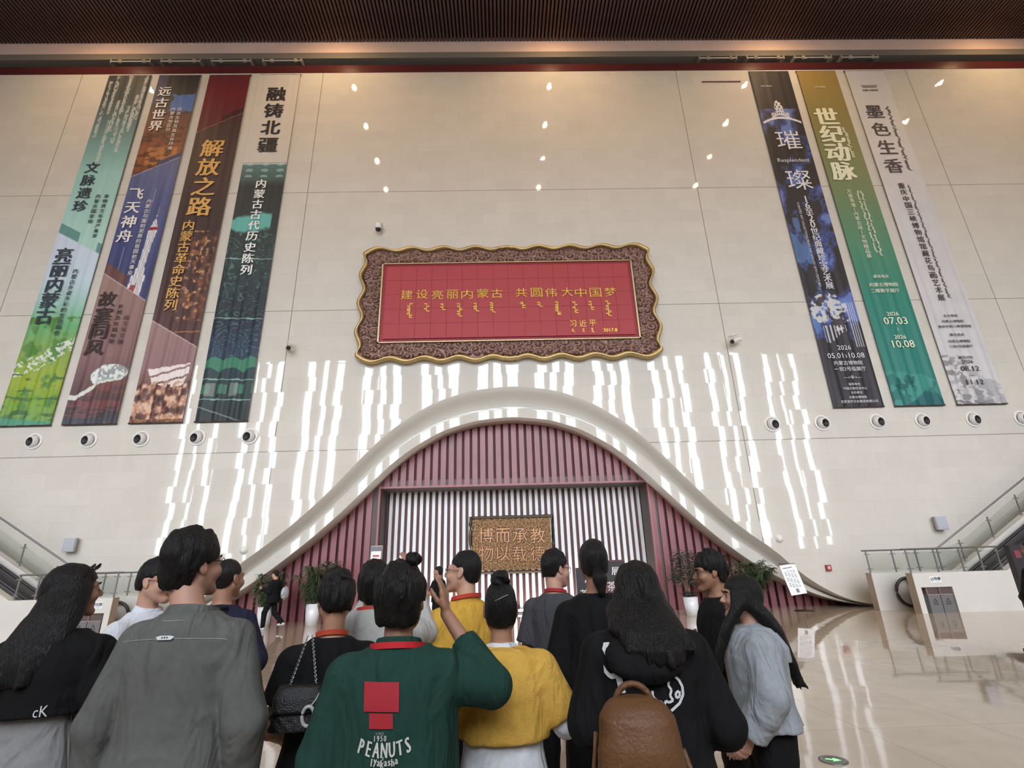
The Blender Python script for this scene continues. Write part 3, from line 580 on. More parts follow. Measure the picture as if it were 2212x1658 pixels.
# ================================================================== cameras, loudspeakers, detector, alarm
CAMW = M('camera_white', (222, 221, 218), .35); CAMD = M('camera_dark', (36, 36, 38), .3)
def bullet_cam(px, py, yaw, label):
    p = at(px, py, D); t = thing('security_camera', label, 'camera', p)
    MB().lathe([(.0, .0), (.09, .0), (.09, .04), (.03, .06), (.03, .3)], 16, axis='y').build('bracket', CAMW, t, True)
    b = MB(); b.tube([(0, 0, -.22), (0, 0, .26)], [.085, .085], 14); b.tube([(0, 0, -.2), (0, 0, -.26)], [.09, .075], 14, 1)
    o = b.build('camera_body', [CAMW, CAMD], t); o.location = (0, -.36, -.04); o.rotation_euler = (math.radians(-68), 0, yaw)
    o = MB().box(-.1, .1, -.12, -.08, -.26, .24).build('sunshield', CAMW, t); o.location = (0, -.36, .1); o.rotation_euler = (math.radians(-68), 0, yaw)
bullet_cam(630, 757, math.radians(30), 'small bullet camera on the wall seam beside the jade banner')
bullet_cam(1581, 741, math.radians(-70), 'small bullet camera on the wall beside the black and blue banner')
p = at(821, 497, D); t = thing('dome_camera', 'white swivelling camera above the red plaque', 'camera', p)
MB().tube([(0, 0, .2), (0, -.3, .2), (0, -.3, .1)], .04).build('arm', M('bracket_grey'), t); MB().box(-.09, .09, -.03, 0, .05, .35).build('wall_plate', M('bracket_grey'), t)
MB().lathe([(0, .14), (.1, .13), (.14, .05), (.14, -.12), (.1, -.16)], 20, (0, -.3, 0)).build('housing', CAMW, t, True); MB().lathe([(.12, -.15), (.1, -.24), (0, -.28)], 20, (0, -.3, 0)).build('dome', CAMD, t, True)
for px_, py_, s, lb in ((155, 1177, 1, 'pale wall loudspeaker above the stair by the long haired woman'), (2028, 1130, -1, 'pale wall loudspeaker above the stair by the litter bins')):
    p = at(px_, py_, D); t = thing('wall_loudspeaker', lb, 'loudspeaker', p, s*math.radians(24)); o = MB()
    o.prism([(-.17, -.23), (.17, -.23), (.17, .23), (-.17, .23)], -.34, -.08); o.build('cabinet', M('speaker_grey', (186, 187, 192), .5), t)
    MB().prism([(-.15, -.21), (.15, -.21), (.15, .21), (-.15, .21)], -.36, -.34).build('grille', M('grille_grey', (172, 174, 182), .6), t); MB().box(-.05, .05, -.1, .1, -.05, .05).build('bracket', M('bracket_grey'), t)
for px_, py_, lb in ((1683, 1163, 'small white round detector on the wall above the tilted sign stand'), (527, 1188, 'small white round detector on the wall beside the arch above the navy jacket man')):
    p = at(px_, py_, D); o = MB().lathe([(.14, 0), (.14, .03), (.1, .05), (.09, .1), (0, .11)], 24, axis='y').build('wall_detector', NZ, None, True); o.location = p; tag(o, lb, 'detector')
p = at(1788, 1226, D); t = thing('fire_alarm', 'small red fire alarm button box on the stone wall', 'alarm', p)
MB().box(-.09, .09, -.08, 0, -.1, .1).build('box', M('alarm_red', (150, 40, 44), .4), t); MB().box(-.045, .05, -.09, -.08, -.04, .06).build('button', M('alarm_pale', (214, 170, 165), .4), t)
# ================================================================== the great red plaque
PX0, PX1, PZ0, PZ1 = -4.79, 5.65, 10.13, 13.7
def great_plaque():
    root = thing('wall_plaque', 'great red plaque with gold writing in a bronze cloud frame', 'plaque', ((PX0+PX1)/2, D, (PZ0+PZ1)/2))
    cx_, cz_ = root.location.x, root.location.z; hw, hh = (PX1-PX0)/2, (PZ1-PZ0)/2; Yf = -.30
    nt_ = 1200; fx = np.concatenate([np.linspace(-1, 1, 400)[:-1], np.ones(201)[:-1], np.linspace(1, -1, 400)[:-1], -np.ones(201)]); fz = np.concatenate([np.ones(399), np.linspace(1, -1, 201)[:-1], -np.ones(399), np.linspace(-1, 1, 201)])
    fx, fz = fx[:-1], fz[:-1]; nt_ = len(fx); ow, oh = hw+.8, hh+.72
    def outer(fx, fz, grow=0.):
        X = fx*(ow+grow); Z = fz*(oh+grow); top = np.abs(fz) > .999; w = np.zeros_like(X)
        ph = np.abs(fx)*4.5; wv = .10*np.cos(ph*2*math.pi)-.05*(np.abs(fx) < .04)
        d = np.minimum(np.abs(np.abs(fx)-1)*ow, 9)+np.minimum(np.abs(np.abs(fz)-1)*oh, 9); r = np.clip(1-d/.5, 0, 1)
        Z = Z+np.where(top, np.sign(fz)*(wv*.8-.04)*(1-r), 0); ph2 = np.abs(fz)*2.; X = X+np.where(~top, np.sign(fx)*(.10*np.cos(ph2*2*math.pi)-.06)*(1-r), 0)
        return X-np.sign(fx)*.17*r*r, Z-np.sign(fz)*.17*r*r
    oX, oZ = outer(fx, fz); iX, iZ = fx*hw, fz*hh; NR = 30; r = np.linspace(0, 1, NR)[:, None]
    X = iX*(1-r)+oX*r; Z = iZ*(1-r)+oZ*r
    hgt = .03*fbm(X*3, Z*3, 70); rr = np.random.default_rng(5)              # cloud scrolls in relief
    for k in range(760):
        tt = rr.integers(nt_); q = rr.uniform(.12, .9); px_, pz_ = iX[tt]*(1-q)+oX[tt]*q, iZ[tt]*(1-q)+oZ[tt]*q; R = rr.uniform(.13, .26); sgn = rr.choice([-1, 1])
        dx, dz = X-px_, (Z-pz_)*1.25; dd = np.hypot(dx, dz); sel = dd < R
        an = np.arctan2(dz, dx)*sgn; sp = .5+.5*np.cos(dd/R*2*math.pi*1.9-an); bump = (np.sqrt(np.clip(1-(dd/R)**2, 0, 1))*.09+.05*sp*np.clip(1.2-dd/R, 0, 1)+rr.uniform(0, .02))
        hgt = np.where(sel, np.maximum(bump, hgt*.35), hgt)
    edge = np.clip(np.minimum(r, 1-r)*9, 0, 1); Yv = Yf+.1-hgt*edge
    V = np.stack([X, Yv, Z], -1).reshape(-1, 3); i = np.arange(NR-1)[:, None]*nt_; j = np.arange(nt_)[None]; j2 = (j+1) % nt_
    F = np.stack([i+j, i+j2, i+nt_+j2, i+nt_+j], -1).reshape(-1, 4)[:, ::-1]
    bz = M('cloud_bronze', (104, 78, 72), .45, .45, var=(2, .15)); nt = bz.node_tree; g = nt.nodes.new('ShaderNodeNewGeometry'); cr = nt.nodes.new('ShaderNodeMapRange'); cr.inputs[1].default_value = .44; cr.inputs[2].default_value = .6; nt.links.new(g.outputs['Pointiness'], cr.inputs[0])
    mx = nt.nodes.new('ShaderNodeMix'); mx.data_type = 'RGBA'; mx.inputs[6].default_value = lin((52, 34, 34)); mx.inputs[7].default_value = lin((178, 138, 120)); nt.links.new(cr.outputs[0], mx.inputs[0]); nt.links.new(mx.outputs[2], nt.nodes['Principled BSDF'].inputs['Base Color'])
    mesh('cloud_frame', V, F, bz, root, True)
    GOLD = M('gold_rim', (186, 160, 108), .4, .6)
    rows = []
    for gr, y in ((0, Yf+.12), (-.0, Yf-.02), (.05, Yf-.05), (.12, Yf-.02), (.13, Yf+.1), (.11, -.0)):
        a, c = outer(fx, fz, gr); rows.append(np.stack([a, np.full(nt_, y), c], 1))
    n = len(rows); V = np.concatenate(rows); i = np.arange(n-1)[:, None]*nt_; F = np.stack([i+j, i+j2, i+nt_+j2, i+nt_+j], -1).reshape(-1, 4)[:, ::-1]; mesh('gold_rim', V, F, GOLD, root, True)
    e = MB()
    for a in ((-hw-.03, hw+.03, hh-.0, hh+.04), (-hw-.03, hw+.03, -hh-.04, -hh)): e.box(a[0], a[1], Yf-.01, Yf+.1, a[2], a[3])
    for s in (-1, 1): e.box(s*hw-.03, s*hw+.03, Yf-.01, Yf+.1, -hh-.04, hh+.04)
    e.build('inner_fillet', M('pale_gold', (196, 176, 132), .4, .6), root)
    MB().box(-hw, hw, Yf+.06, -.0, -hh, hh).build('back_board', M('deep_red', (140, 26, 40), .5), root)
    rp = MB(); w2, h2 = hw-.17, hh-.13; nx, nz = 16, 5                        # raised field of square panels with hairline joints
    for a in range(nx):
        for c in range(nz): rp.box(-w2+2*w2*a/nx+.004, -w2+2*w2*(a+1)/nx-.004, Yf+.0, Yf+.06, -h2+2*h2*c/nz+.004, -h2+2*h2*(c+1)/nz-.004)
    
    GL = M('gilt_letters', (232, 190, 84), .3, .55); tx = MB()
    def q(px_, py_): v = at(px_, py_, D+Yf); return v.x-cx_, v.z-cz_
    k = (at(1101, 640, D+Yf)-at(1100, 640, D+Yf)).x
    for ch, (px_, py_) in zip('建设亮丽内蒙古共圆伟大中国梦', [(879, 637), (912, 636), (945, 637), (977.5, 636), (1009, 636), (1043, 634), (1073.5, 634), (1126, 632), (1159, 632), (1190, 632), (1225, 631), (1254, 632), (1286, 632), (1318, 631)]):
        x, z = q(px_, py_); V, F = glyph(ch); sz = 25*k/max(np.ptp(V[:, 0]), .5); zz = 22*k/max(np.ptp(V[:, 1]), .5); tx.add([(x+v[0]*sz, Yf-.03, z+v[1]*zz) for v in V], F)
    for ch, (px_, py_) in zip('习近平', [(1238, 699), (1259, 699), (1280, 697.5)]):
        x, z = q(px_, py_); V, F = glyph(ch); tx.add([(x+v[0]*17*k, Yf-.03, z+v[1]*17*k) for v in V], F)
    x, z = q(1318, 713); put_text(tx, '2017.8', x, z, Yf-.03, 11*k, .02)
    for i_, (px_, y0, y1) in enumerate([(886, 655, 685), (922, 655, 671), (957, 655, 668), (993, 655, 682), (1029, 654, 671), (1064, 653, 673), (1129, 652, 664), (1166, 652, 661), (1204, 651, 679), (1241, 651, 674), (1276, 650, 668), (1312, 649, 681), (1238, 710, 716), (1259, 709, 716), (1280, 708, 717)]):
        x, z0 = q(px_, y0); _, z1 = q(px_, y1); script_line(tx, x, z0, z1, Yf-.03, (11 if i_ < 12 else 6)*k, 0, i_+40)
    rp.add(tx.V, tx.F, 1); rp.build('red_field', [M('plaque_red', (160, 50, 56), .55, bump=(60, .3)), GL], root)
great_plaque()
# ================================================================== bronze tablet on the striped wall
def bronze_tablet():
    Y = PB-.12; a, c = at(1016, 1118, Y), at(1198, 1232, Y); w, h = (c.x-a.x)/2, (a.z-c.z)/2
    root = thing('bronze_tablet', 'hammered bronze tablet with eight raised signs on the striped wall', 'plaque', ((a.x+c.x)/2, Y, (a.z+c.z)/2))
    br = M('hammered_bronze', (130, 100, 68), .4, .7); nt = br.node_tree; tc = nt.nodes.new('ShaderNodeTexCoord'); n = nt.nodes.new('ShaderNodeTexNoise'); n.inputs['Scale'].default_value = 15; n.inputs['Detail'].default_value = 6; nt.links.new(tc.outputs['Object'], n.inputs['Vector'])
    cr = nt.nodes.new('ShaderNodeValToRGB'); cr.color_ramp.elements[0].position = .36; cr.color_ramp.elements[0].color = lin((84, 64, 48)); cr.color_ramp.elements[1].position = .66; cr.color_ramp.elements[1].color = lin((164, 126, 84)); nt.links.new(n.outputs[0], cr.inputs[0]); nt.links.new(cr.outputs[0], nt.nodes['Principled BSDF'].inputs['Base Color'])
    bp = nt.nodes.new('ShaderNodeBump'); bp.inputs['Strength'].default_value = .9; bp.inputs['Distance'].default_value = .05; nt.links.new(n.outputs[0], bp.inputs['Height']); nt.links.new(bp.outputs[0], nt.nodes['Principled BSDF'].inputs['Normal'])
    MB().box(-w+.08, w-.08, 0, .1, -h+.08, h-.08).build('board', br, root)
    f = MB(); r_ = random.Random(3); pts = []
    for (x0, z0), (x1, z1) in (((-w, -h), (w, -h)), ((w, -h), (w, h)), ((w, h), (-w, h)), ((-w, h), (-w, -h))):
        m_ = 14 if x0 != x1 else 8
        for i in range(m_): t_ = i/m_; pts.append((x0+(x1-x0)*t_, -.02+r_.uniform(-.01, .01), z0+(z1-z0)*t_))
    f.tube(pts, [.05+r_.uniform(-.012, .014) for _ in pts], 8, 0, True); f.build('frame', M('dark_bronze', (86, 72, 56), .45, .7), root, True)
    tx = MB()
    for r_i, rowt in enumerate(('博而承教', '物以载德')):
        for ci, ch in enumerate(rowt):
            p = at(1050+ci*36.5+(0 if ci < 3 else 2), 1156+r_i*39, Y); V, F = glyph(ch); s = .62; x, z = p.x-root.location.x, p.z-root.location.z
            m_ = len(V); P = [(x+v[0]*s, -.035, z+v[1]*s) for v in V]; tx.add(P, F, 0)
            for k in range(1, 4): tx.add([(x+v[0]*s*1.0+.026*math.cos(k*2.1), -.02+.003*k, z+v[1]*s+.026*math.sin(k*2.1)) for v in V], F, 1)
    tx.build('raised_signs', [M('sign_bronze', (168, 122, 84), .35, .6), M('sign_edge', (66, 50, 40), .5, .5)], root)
bronze_tablet()
# ================================================================== parapets, glass railings and escalators on both sides
PARA = M('cream_parapet', (206, 202, 194), .3, var=(1.2, .04)); PEND = M('shaded_parapet_end', (172, 156, 138), .4); STEEL = M('brushed_steel', (128, 126, 124), .35, .6)
GLASS = bpy.data.materials.new('clear_glass'); GLASS.use_nodes = True
def _glass(m):
    nt = m.node_tree; N = nt.nodes; b = N['Principled BSDF']; o = N['Material Output']
    g = N.new('ShaderNodeBsdfGlossy'); g.inputs['Roughness'].default_value = .02; t = N.new('ShaderNodeBsdfTransparent'); t.inputs['Color'].default_value = (.95, .965, .955, 1)
    f = N.new('ShaderNodeFresnel'); f.inputs['IOR'].default_value = 1.35; mx = N.new('ShaderNodeMixShader'); nt.links.new(f.outputs[0], mx.inputs[0]); nt.links.new(t.outputs[0], mx.inputs[1]); nt.links.new(g.outputs[0], mx.inputs[2]); nt.links.new(mx.outputs[0], o.inputs['Surface']); N.remove(b)
_glass(GLASS); MATS['clear_glass'] = GLASS
SL = math.tan(math.radians(30.3)); RUB = M('black_rubber', (32, 30, 30), .45); PANEL = M('escalator_panel', (112, 108, 108), .3, .35)
def side_block(s):                                    # s = 1 right, -1 left
    fx = lambda x: x if s > 0 else 2*XC-x
    sd = 'right' if s > 0 else 'left'; seen = 'by the litter bins' if s > 0 else 'behind the long haired woman'
    def sbox(mb, x0, x1, *r): a, c = fx(x0), fx(x1); return mb.box(min(a, c), max(a, c), *r)
    def poly(mb, pts, y0, y1, m=0):
        P = [(fx(x), z) for x, z in pts]
        if s < 0: P = P[::-1]
        return mb.prism(P, y0, y1, m)
    # far parapet (next to the stone wall) and near parapet with the alcove
    for k, (x0, y0, y1, xk, name) in enumerate(((11.95, 17.45, 17.72, 14.85, 'wall_parapet_far_'), (12.34, 16.2, 16.46, 15.3, 'wall_parapet_near_'))):
        mb = MB()
        if k == 0: sbox(mb, x0, xk, y0, y1, 0, 1.12)
        else:
            sbox(mb, x0, 12.5, y0, y1, 0, 1.12); sbox(mb, 12.5, 13.45, y0, y1, .71, 1.12); sbox(mb, 13.45, xk, y0, y1, 0, 1.12); sbox(mb, 12.5, 13.45, y1-.03, y1+.25, 0, .75)
        L_ = 9.; poly(mb, [(xk, 0), (xk+L_, 0), (xk+L_, 1.12+SL*L_), (xk, 1.12)], y0, y1)
        sbox(mb, x0-.012, x0, y0, y1, 0, 1.12, 1)  # end face in darker beige, its shade put into the colour
        struct(mb.build(name+sd, [PARA, PEND]))
        # glass railing on the parapet
        t = thing('glass_railing', 'glass railing with steel posts on the '+('far' if k == 0 else 'near')+' parapet '+seen, 'railing', (fx(x0), (y0+y1)/2, 1.12))
        ox, oy, oz = t.location; r = MB(); h_ = .69
        run = [(x0-.05, h_), (xk+(.1 if k == 0 else 0.), h_)]
        r.tube([(fx(x)-ox, 0, z) for x, z in run], .025)
        if k == 0: r.tube([(fx(14.45)-ox, 0, h_), (fx(14.45+8)-ox, 0, h_+SL*8)], .03)
        r.build('handrail', STEEL, t)
        posts = [x0+.08, x0+.95, x0+1.75] + ([x0+2.5] if k == 0 else [x0+2.35, x0+2.93])
        pts = [(x, 0.) for x in posts]+([(15.3+1.22*j, SL*(15.3+1.22*j-14.85)) for j in range(6)] if k == 0 else [])
        gp = MB()
        for (x, zb), (x2, zb2) in zip(pts[:-1], pts[1:]):
            if x2-x < 1.6: poly(gp, [(x+.04-ox if s > 0 else x+.04+ox-2*XC+0, 0), (0, 0), (0, 0)], 0, 0) if False else gp.add([(fx(x+.04)-ox, 0, zb+.06), (fx(x2-.04)-ox, 0, zb2+.06), (fx(x2-.04)-ox, 0, zb2+h_-.08), (fx(x+.04)-ox, 0, zb+h_-.08)], [(0, 1, 2, 3)])
        n_ = len(gp.V); gp.V += [(a, c+.012, d) for a, c, d in gp.V]; gp.F += [tuple(i+n_ for i in f[::-1]) for f in gp.F]; gp.mi = [0]*len(gp.F)
        gp.build('glass_pane', GLASS, t)
        for x, zb in pts:
            p = MB(); X = fx(x)-ox; p.box(X-.02, X+.02, -.015, .015, zb, zb+h_)
            for zz in (zb+.12, zb+h_-.12): p.box(X-.09, X+.09, -.03, -.012, zz-.015, zz+.015)
            p.build('post', STEEL, t)
    # escalator between the parapets
    t = thing('escalator', 'escalator with black handrail between the parapets '+seen, 'escalator', (fx(12.7), 17., 0)); ox = t.location.x
    for y in (16.62, 17.3):
        b = MB(); poly(b, [(x-(12.7 if s > 0 else 12.7), z) if False else (x, z) for x, z in [(13.1, .1), (15.0, .1), (15.0+9, .1+SL*9), (15.0+9, .92+SL*9), (14.9, .92), (13.0, .92)]], y-17-.02, y-17+.02)
        b.V = [(a-ox, c, d) for a, c, d in b.V]; b.build('balustrade', PANEL, t)
        arc = [(12.95-.42*math.sin(a)*1.0, .53+.42*math.cos(a)) for a in np.linspace(math.pi, 0, 12)]
        P = [(13.6, .11)]+arc+[(14.9, .97), (14.9+9, .97+SL*9)]
        h = MB(); h.tube([(fx(x)-ox, y-17, z) for x, z in P], .045, 8); h.build('handrail', RUB, t)
    st = MB()
    for j in range(20): sbox(st, 13.4+.4*j, 13.8+.4*j, 16.66-17, 17.26-17, .02, .04+max(0, (j-4)*.4*SL))
    st.V = [(a-ox, c, d) for a, c, d in st.V]; st.build('steps', M('step_metal', (92, 92, 94), .4, .6), t)
    # two litter bins set in the alcove
    for j in range(2):
        xa = 12.66+.39*j if s > 0 else 12.56+.39*j
        b = thing('litter_bin', 'grey built-in litter bin with brown slot, '+(('nearer the arch' if j == 0 else 'farther from the arch') + (' right of the hall' if s > 0 else ' behind the long haired woman')), 'bin', (fx(xa+.19), 16.32, 0), group='litter bins in the parapets')
        m = MB(); m.box(-.185, .185, -.08, .1, .0, .5); m.build('body', M('bin_grey', (112, 110, 108), .4, .3), b)
        m = MB(); m.box(-.185, .185, -.05, .1, .505, .7); m.build('slot', M('bin_brown', (84, 66, 60), .5), b)
        m = MB(); m.box(-.192, -.178, -.09, -.05, .5, .7); m.box(-.192, .192, -.088, -.05, .495, .512); m.build('edge_strip', M('bin_edge', (160, 140, 130), .4), b)
        g_ = MB(); tri = [(0, .40), (.06, .29), (-.06, .29)]
        for (xa_, za_), (xb_, zb_) in zip(tri, tri[1:]+tri[:1]): g_.tube([(xa_, -.084, za_), (xb_, -.084, zb_)], .008, 6)
        for q in range(4): g_.box(-.075+.04*q, -.05+.04*q, -.086, -.08, .225, .255)
        g_.build('sorting_mark', M('mark_dark', (44, 44, 46), .5), b)
    # small notice on the parapet
    px_ = (13.0 if s > 0 else 12.2+.55); o = thing('parapet_sticker', 'white escalator notice sticker on the parapet above the bins '+('right of the hall' if s > 0 else 'behind the long haired woman'), 'sticker', (fx(px_), 16.195, .93))
    MB().box(-.17, .17, -.004, .0, -.09, .09).build('notice_paper', M('paper_white', (236, 236, 234), .4), o)
    g_ = MB(); g_.tube([(-.1+.042*math.cos(a), -.007, .0+.042*math.sin(a)) for a in np.linspace(0, 6.283, 17)[:-1]], .007, 6, 0, True); g_.tube([(-.125, -.007, -.02), (-.075, -.007, .02)], .008, 6); put_text(g_, '扶梯', .055, .02, -.008, .1, .03); put_text(g_, 'escalator', .055, -.05, -.008, .035); g_.build('notice_print', M('mark_dark'), o)
side_block(1); side_block(-1)
# ================================================================== potted plants before the red wall
POT = M('white_pot', (232, 233, 236), .15, coat=.5); SOIL = M('soil', (50, 42, 36), .9); LEAF = M('dark_bamboo_leaf', (62, 76, 50), .5, var=(3, .3)); LEAF2 = M('grey_green_leaf', (70, 80, 66), .45, var=(4, .3)); CANE = M('cane', (104, 104, 74), .6); BARK = M('pale_bark', (150, 138, 118), .8)
def plant(x, y, label, kind, h, spread, pot_h=.62, seed=0, r0=.235):
    t = thing('potted_plant', label, 'plant', (x, y, 0)); r = random.Random(seed)
    MB().lathe([(0, 0), (r0*.86, 0), (r0, pot_h), (r0*.9, pot_h), (r0*.88, pot_h-.06), (0, pot_h-.06)], 32).build('pot', POT, t, True)
    MB().lathe([(r0*.88, pot_h-.055), (0, pot_h-.04)], 20).build('soil', SOIL, t)
    st = MB(); lf = MB()
    def leaf(p, d, L, w, droop):
        d = d.normalized(); sd_ = d.cross(Vector((0, 0, 1))); sd_ = (sd_ if sd_.length > .1 else Vector((1, 0, 0))).normalized(); V = []
        for i, (t_, wi) in enumerate(((0, .15), (.35, 1), (.7, .75), (1, .05))):
            q = p+d*L*t_+Vector((0, 0, -droop*L*t_*t_)); V += [q-sd_*w*wi, q+sd_*w*wi+Vector((0, 0, .01))]
        lf.add(V, [(0, 1, 3, 2), (2, 3, 5, 4), (4, 5, 7, 6)])
    if kind == 'bamboo':
        for k in range(12):
            a = r.uniform(0, 6.28); top = h*r.uniform(.7, 1.0); P = []; lean = spread*r.uniform(.25, .95)
            for i in range(7): u = i/6; P.append(Vector((math.cos(a)*(.08+lean*u*u), math.sin(a)*(.08+lean*u*u)*.7, pot_h-.08+(top-pot_h)*u)))
            st.tube(P, .011, 6)
            for i in range(48):
                u = r.uniform(.22, 1); j = min(int(u*6), 5); p = P[j].lerp(P[j+1], u*6-j); b = r.uniform(0, 6.28)
                for q in range(3):
                    c = b+r.uniform(-.7, .7); leaf(p, Vector((math.cos(c), math.sin(c), r.uniform(-.2, .7))), r.uniform(.2, .36), r.uniform(.012, .02), r.uniform(.3, 1.0))
        st.build('cane', CANE, t, True)
    else:
        for k in range(3):
            a = r.uniform(0, 6.28); P = [Vector((.03*math.cos(a), .03*math.sin(a), pot_h-.06))]
            for i in range(6): P.append(P[-1]+Vector((r.uniform(-.07, .07), r.uniform(-.05, .05), (h-pot_h)*.14)))
            st.tube(P, [.022-.002*i for i in range(7)], 7)
            for i in range(2, 7):
                for q in range(2):
                    b = r.uniform(0, 6.28); e = P[i]+Vector((math.cos(b)*spread*.45, math.sin(b)*spread*.35, r.uniform(.05, .2))); st.tube([P[i], P[i].lerp(e, .5)+Vector((0, 0, .03)), e], .008, 5)
                    for w_ in range(46):
                        o = e+Vector((r.gauss(0, .13), r.gauss(0, .1), r.gauss(0, .09))); c = r.uniform(0, 6.28); leaf(o, Vector((math.cos(c), math.sin(c), r.uniform(-.3, .6))), r.uniform(.07, .12), r.uniform(.018, .028), .4)
        for w_ in range(150):
            o = Vector((r.gauss(0, .1), r.gauss(0, .1), pot_h+r.uniform(0, .16))); c = r.uniform(0, 6.28); leaf(o, Vector((math.cos(c), math.sin(c), .5)), .12, .022, .5)
        st.build('trunk', BARK, t, True)
    lf.build('foliage', LEAF if kind == 'bamboo' else LEAF2, t)['kind'] = 'stuff'
p = at_z(666, 1352); plant(p.x, 18.6, 'bushy potted bamboo in a white pot left of the portal', 'bamboo', 2.1, .88, .66, 1)
p = at_z(573, 1355); plant(p.x-.15, 18.5, 'potted bamboo in a white pot behind the walking person in black', 'bamboo', 1.8, .55, .62, 2)
p = at_z(1496, 1328); plant(p.x, 17.9, 'leafy potted tree with pale trunk left of the man with crossed arms', 'tree', 2.0, .8, .55, 3)
p = at_z(1648, 1324); plant(p.x, 18.1, 'potted bamboo in a white pot behind the girl in the pale jacket', 'bamboo', 1.75, .8, .55, 4)
p = at_z(1580, 1325); plant(p.x-.1, 18.75, 'tall dark potted bamboo half hidden behind the man with crossed arms', 'bamboo', 1.95, .5, .5, 5)
# ================================================================== tilted sign stand, posters, screen totem, floor arrow
p = at_z(1738, 1319); t = thing('sign_stand', 'tilted white notice board on a dark round-based stand', 'sign stand', (p.x, p.y, 0))
MB().lathe([(0, 0), (.3, 0), (.3, .02), (.05, .05), (0, .05)], 32).build('base', M('dark_iron', (60, 46, 46), .4, .5), t, True)
MB().tube([(0, 0, .04), (0, .02, .75)], .022).build('pole', M('dark_iron'), t)
sb = MB(); sb.prism([(-.32, -.06), (.32, -.06), (.32, .06), (-.32, .06)], 0, .01)
def tilted(mb, y0, y1, x0, x1, z0, z1, m=0): return mb.box(x0, x1, y0, y1, z0, z1, m)
sb = MB(); tilted(sb, 0, .025, -.27, .27, -.48, .48); o = sb.build('board', M('paper_white'), t); o.location = (-.18, -.02, .98); o.rotation_euler = (math.radians(-12), math.radians(-7), 0)
g_ = MB(); tilted(g_, -.004, 0, -.2, .12, .36, .39)
for i in range(16):
    for k_ in range(4):
        if (i*7+k_*3) % 5: tilted(g_, -.004, 0, -.2+.1*k_, -.13+.1*k_, .27-.035*i, .285-.035*i)
tilted(g_, -.004, 0, -.05, .05, -.42, -.3); o = g_.build('printed_notes', M('note_grey', (128, 126, 134), .6), t); o.location = (-.18, -.02, .98); o.rotation_euler = (math.radians(-12), math.radians(-7), 0)
MB().box(-.28, .28, -.01, .03, .48, .5).build('top_clip', M('dark_iron'), t).location = (-.24, .085, .975)
for (px_, pw, ph, cc, lb, zz) in ((1322, .8, 1.75, (88, 40, 48), 'dark red exhibition poster standing at the right of the striped wall', 0), (1263, .55, 1.55, (36, 32, 36), 'dark poster stand with white figures left of the ponytail woman', 0)):
    Y_ = 16.5; q = at(px_, 1230, Y_); t = thing('poster_stand', lb, 'poster', (q.x, Y_, 0)); MB().box(-pw/2, pw/2, 0, .05, .1, ph).build('panel', M('poster_%d' % cc[0], cc, .5), t); MB().box(-pw/2-.05, pw/2+.05, -.2, .25, 0, .1).build('base', M('dark_iron'), t)
    g_ = MB(); put_text(g_, '展', .1, ph-.32, -.006, .26, .02); put_text(g_, '茶', -.05, ph-.75, -.006, .3, .0); script_line(g_, .2, ph-.6, ph-1.1, -.006, .1, 0, 4); g_.box(-pw/2+.05, -.08, -.006, 0, ph-1.2, ph-1.12); g_.build('print', M('print_white', (222, 218, 212), .6), t)
    if cc[0] > 50: MB().box(-pw/2+.02, pw/2-.02, -.004, .0, ph-.62, ph-.05).build('dark_head', M('poster_36', (36, 32, 36), .5), t)
Y_ = 8.6; q = at(2178, 1177, Y_); q2 = at(2198, 1292, Y_); t = thing('display_totem', 'dark display totem with a white and violet emblem at the edge of the hall', 'display', (q.x+.45, Y_, 0))
MB().box(-.45, .45, 0, .1, .2, q.z).build('screen', M('totem_black', (46, 40, 42), .3), t); MB().box(-.5, .5, -.1, .3, 0, .2).build('base', M('dark_iron'), t)
g_ = MB(); r_ = random.Random(5)
for i in range(9): a = i*.7; g_.tube([(-.18+.1*math.cos(a)*r_.uniform(.5, 1), -.008, q.z-.36+.13*math.sin(a)), (-.18+.1*math.cos(a+.9), -.008, q.z-.36+.13*math.sin(a+.9))], .012, 5, i % 2)
g_.build('emblem', [M('print_white'), M('violet_print', (92, 80, 160), .5)], t); MB().box(-.4, -.3, -.006, 0, q.z-.2, q.z-.08).build('red_mark', M('totem_red', (120, 50, 60), .5), t)
p = at_z(1800, 1642); t = thing('floor_exit_marker', 'round green glowing arrow marker set in the floor', 'floor marker', (p.x, p.y, 0))
MB().lathe([(.115, 0), (.115, .006), (.085, .009), (.08, .006)], 40).build('rim', M('brushed_steel'), t, True); MB().lathe([(.082, .006), (0, .006)], 32).build('plate', M('marker_dark', (46, 54, 48), .3), t)
g_ = MB(); g_.add([(.02, -.012, .008), (.02, .012, .008), (-.06, .012, .008), (-.06, -.012, .008)], [(0, 1, 2, 3)]); g_.add([(.0, -.045, .008), (.065, 0, .008), (.0, .045, .008)], [(0, 1, 2)]); o = g_.build('arrow', M('arrow_green', (150, 220, 150), .4, emit=((130, 235, 140), 1.3)), t); o.rotation_euler = (0, 0, math.radians(-25))
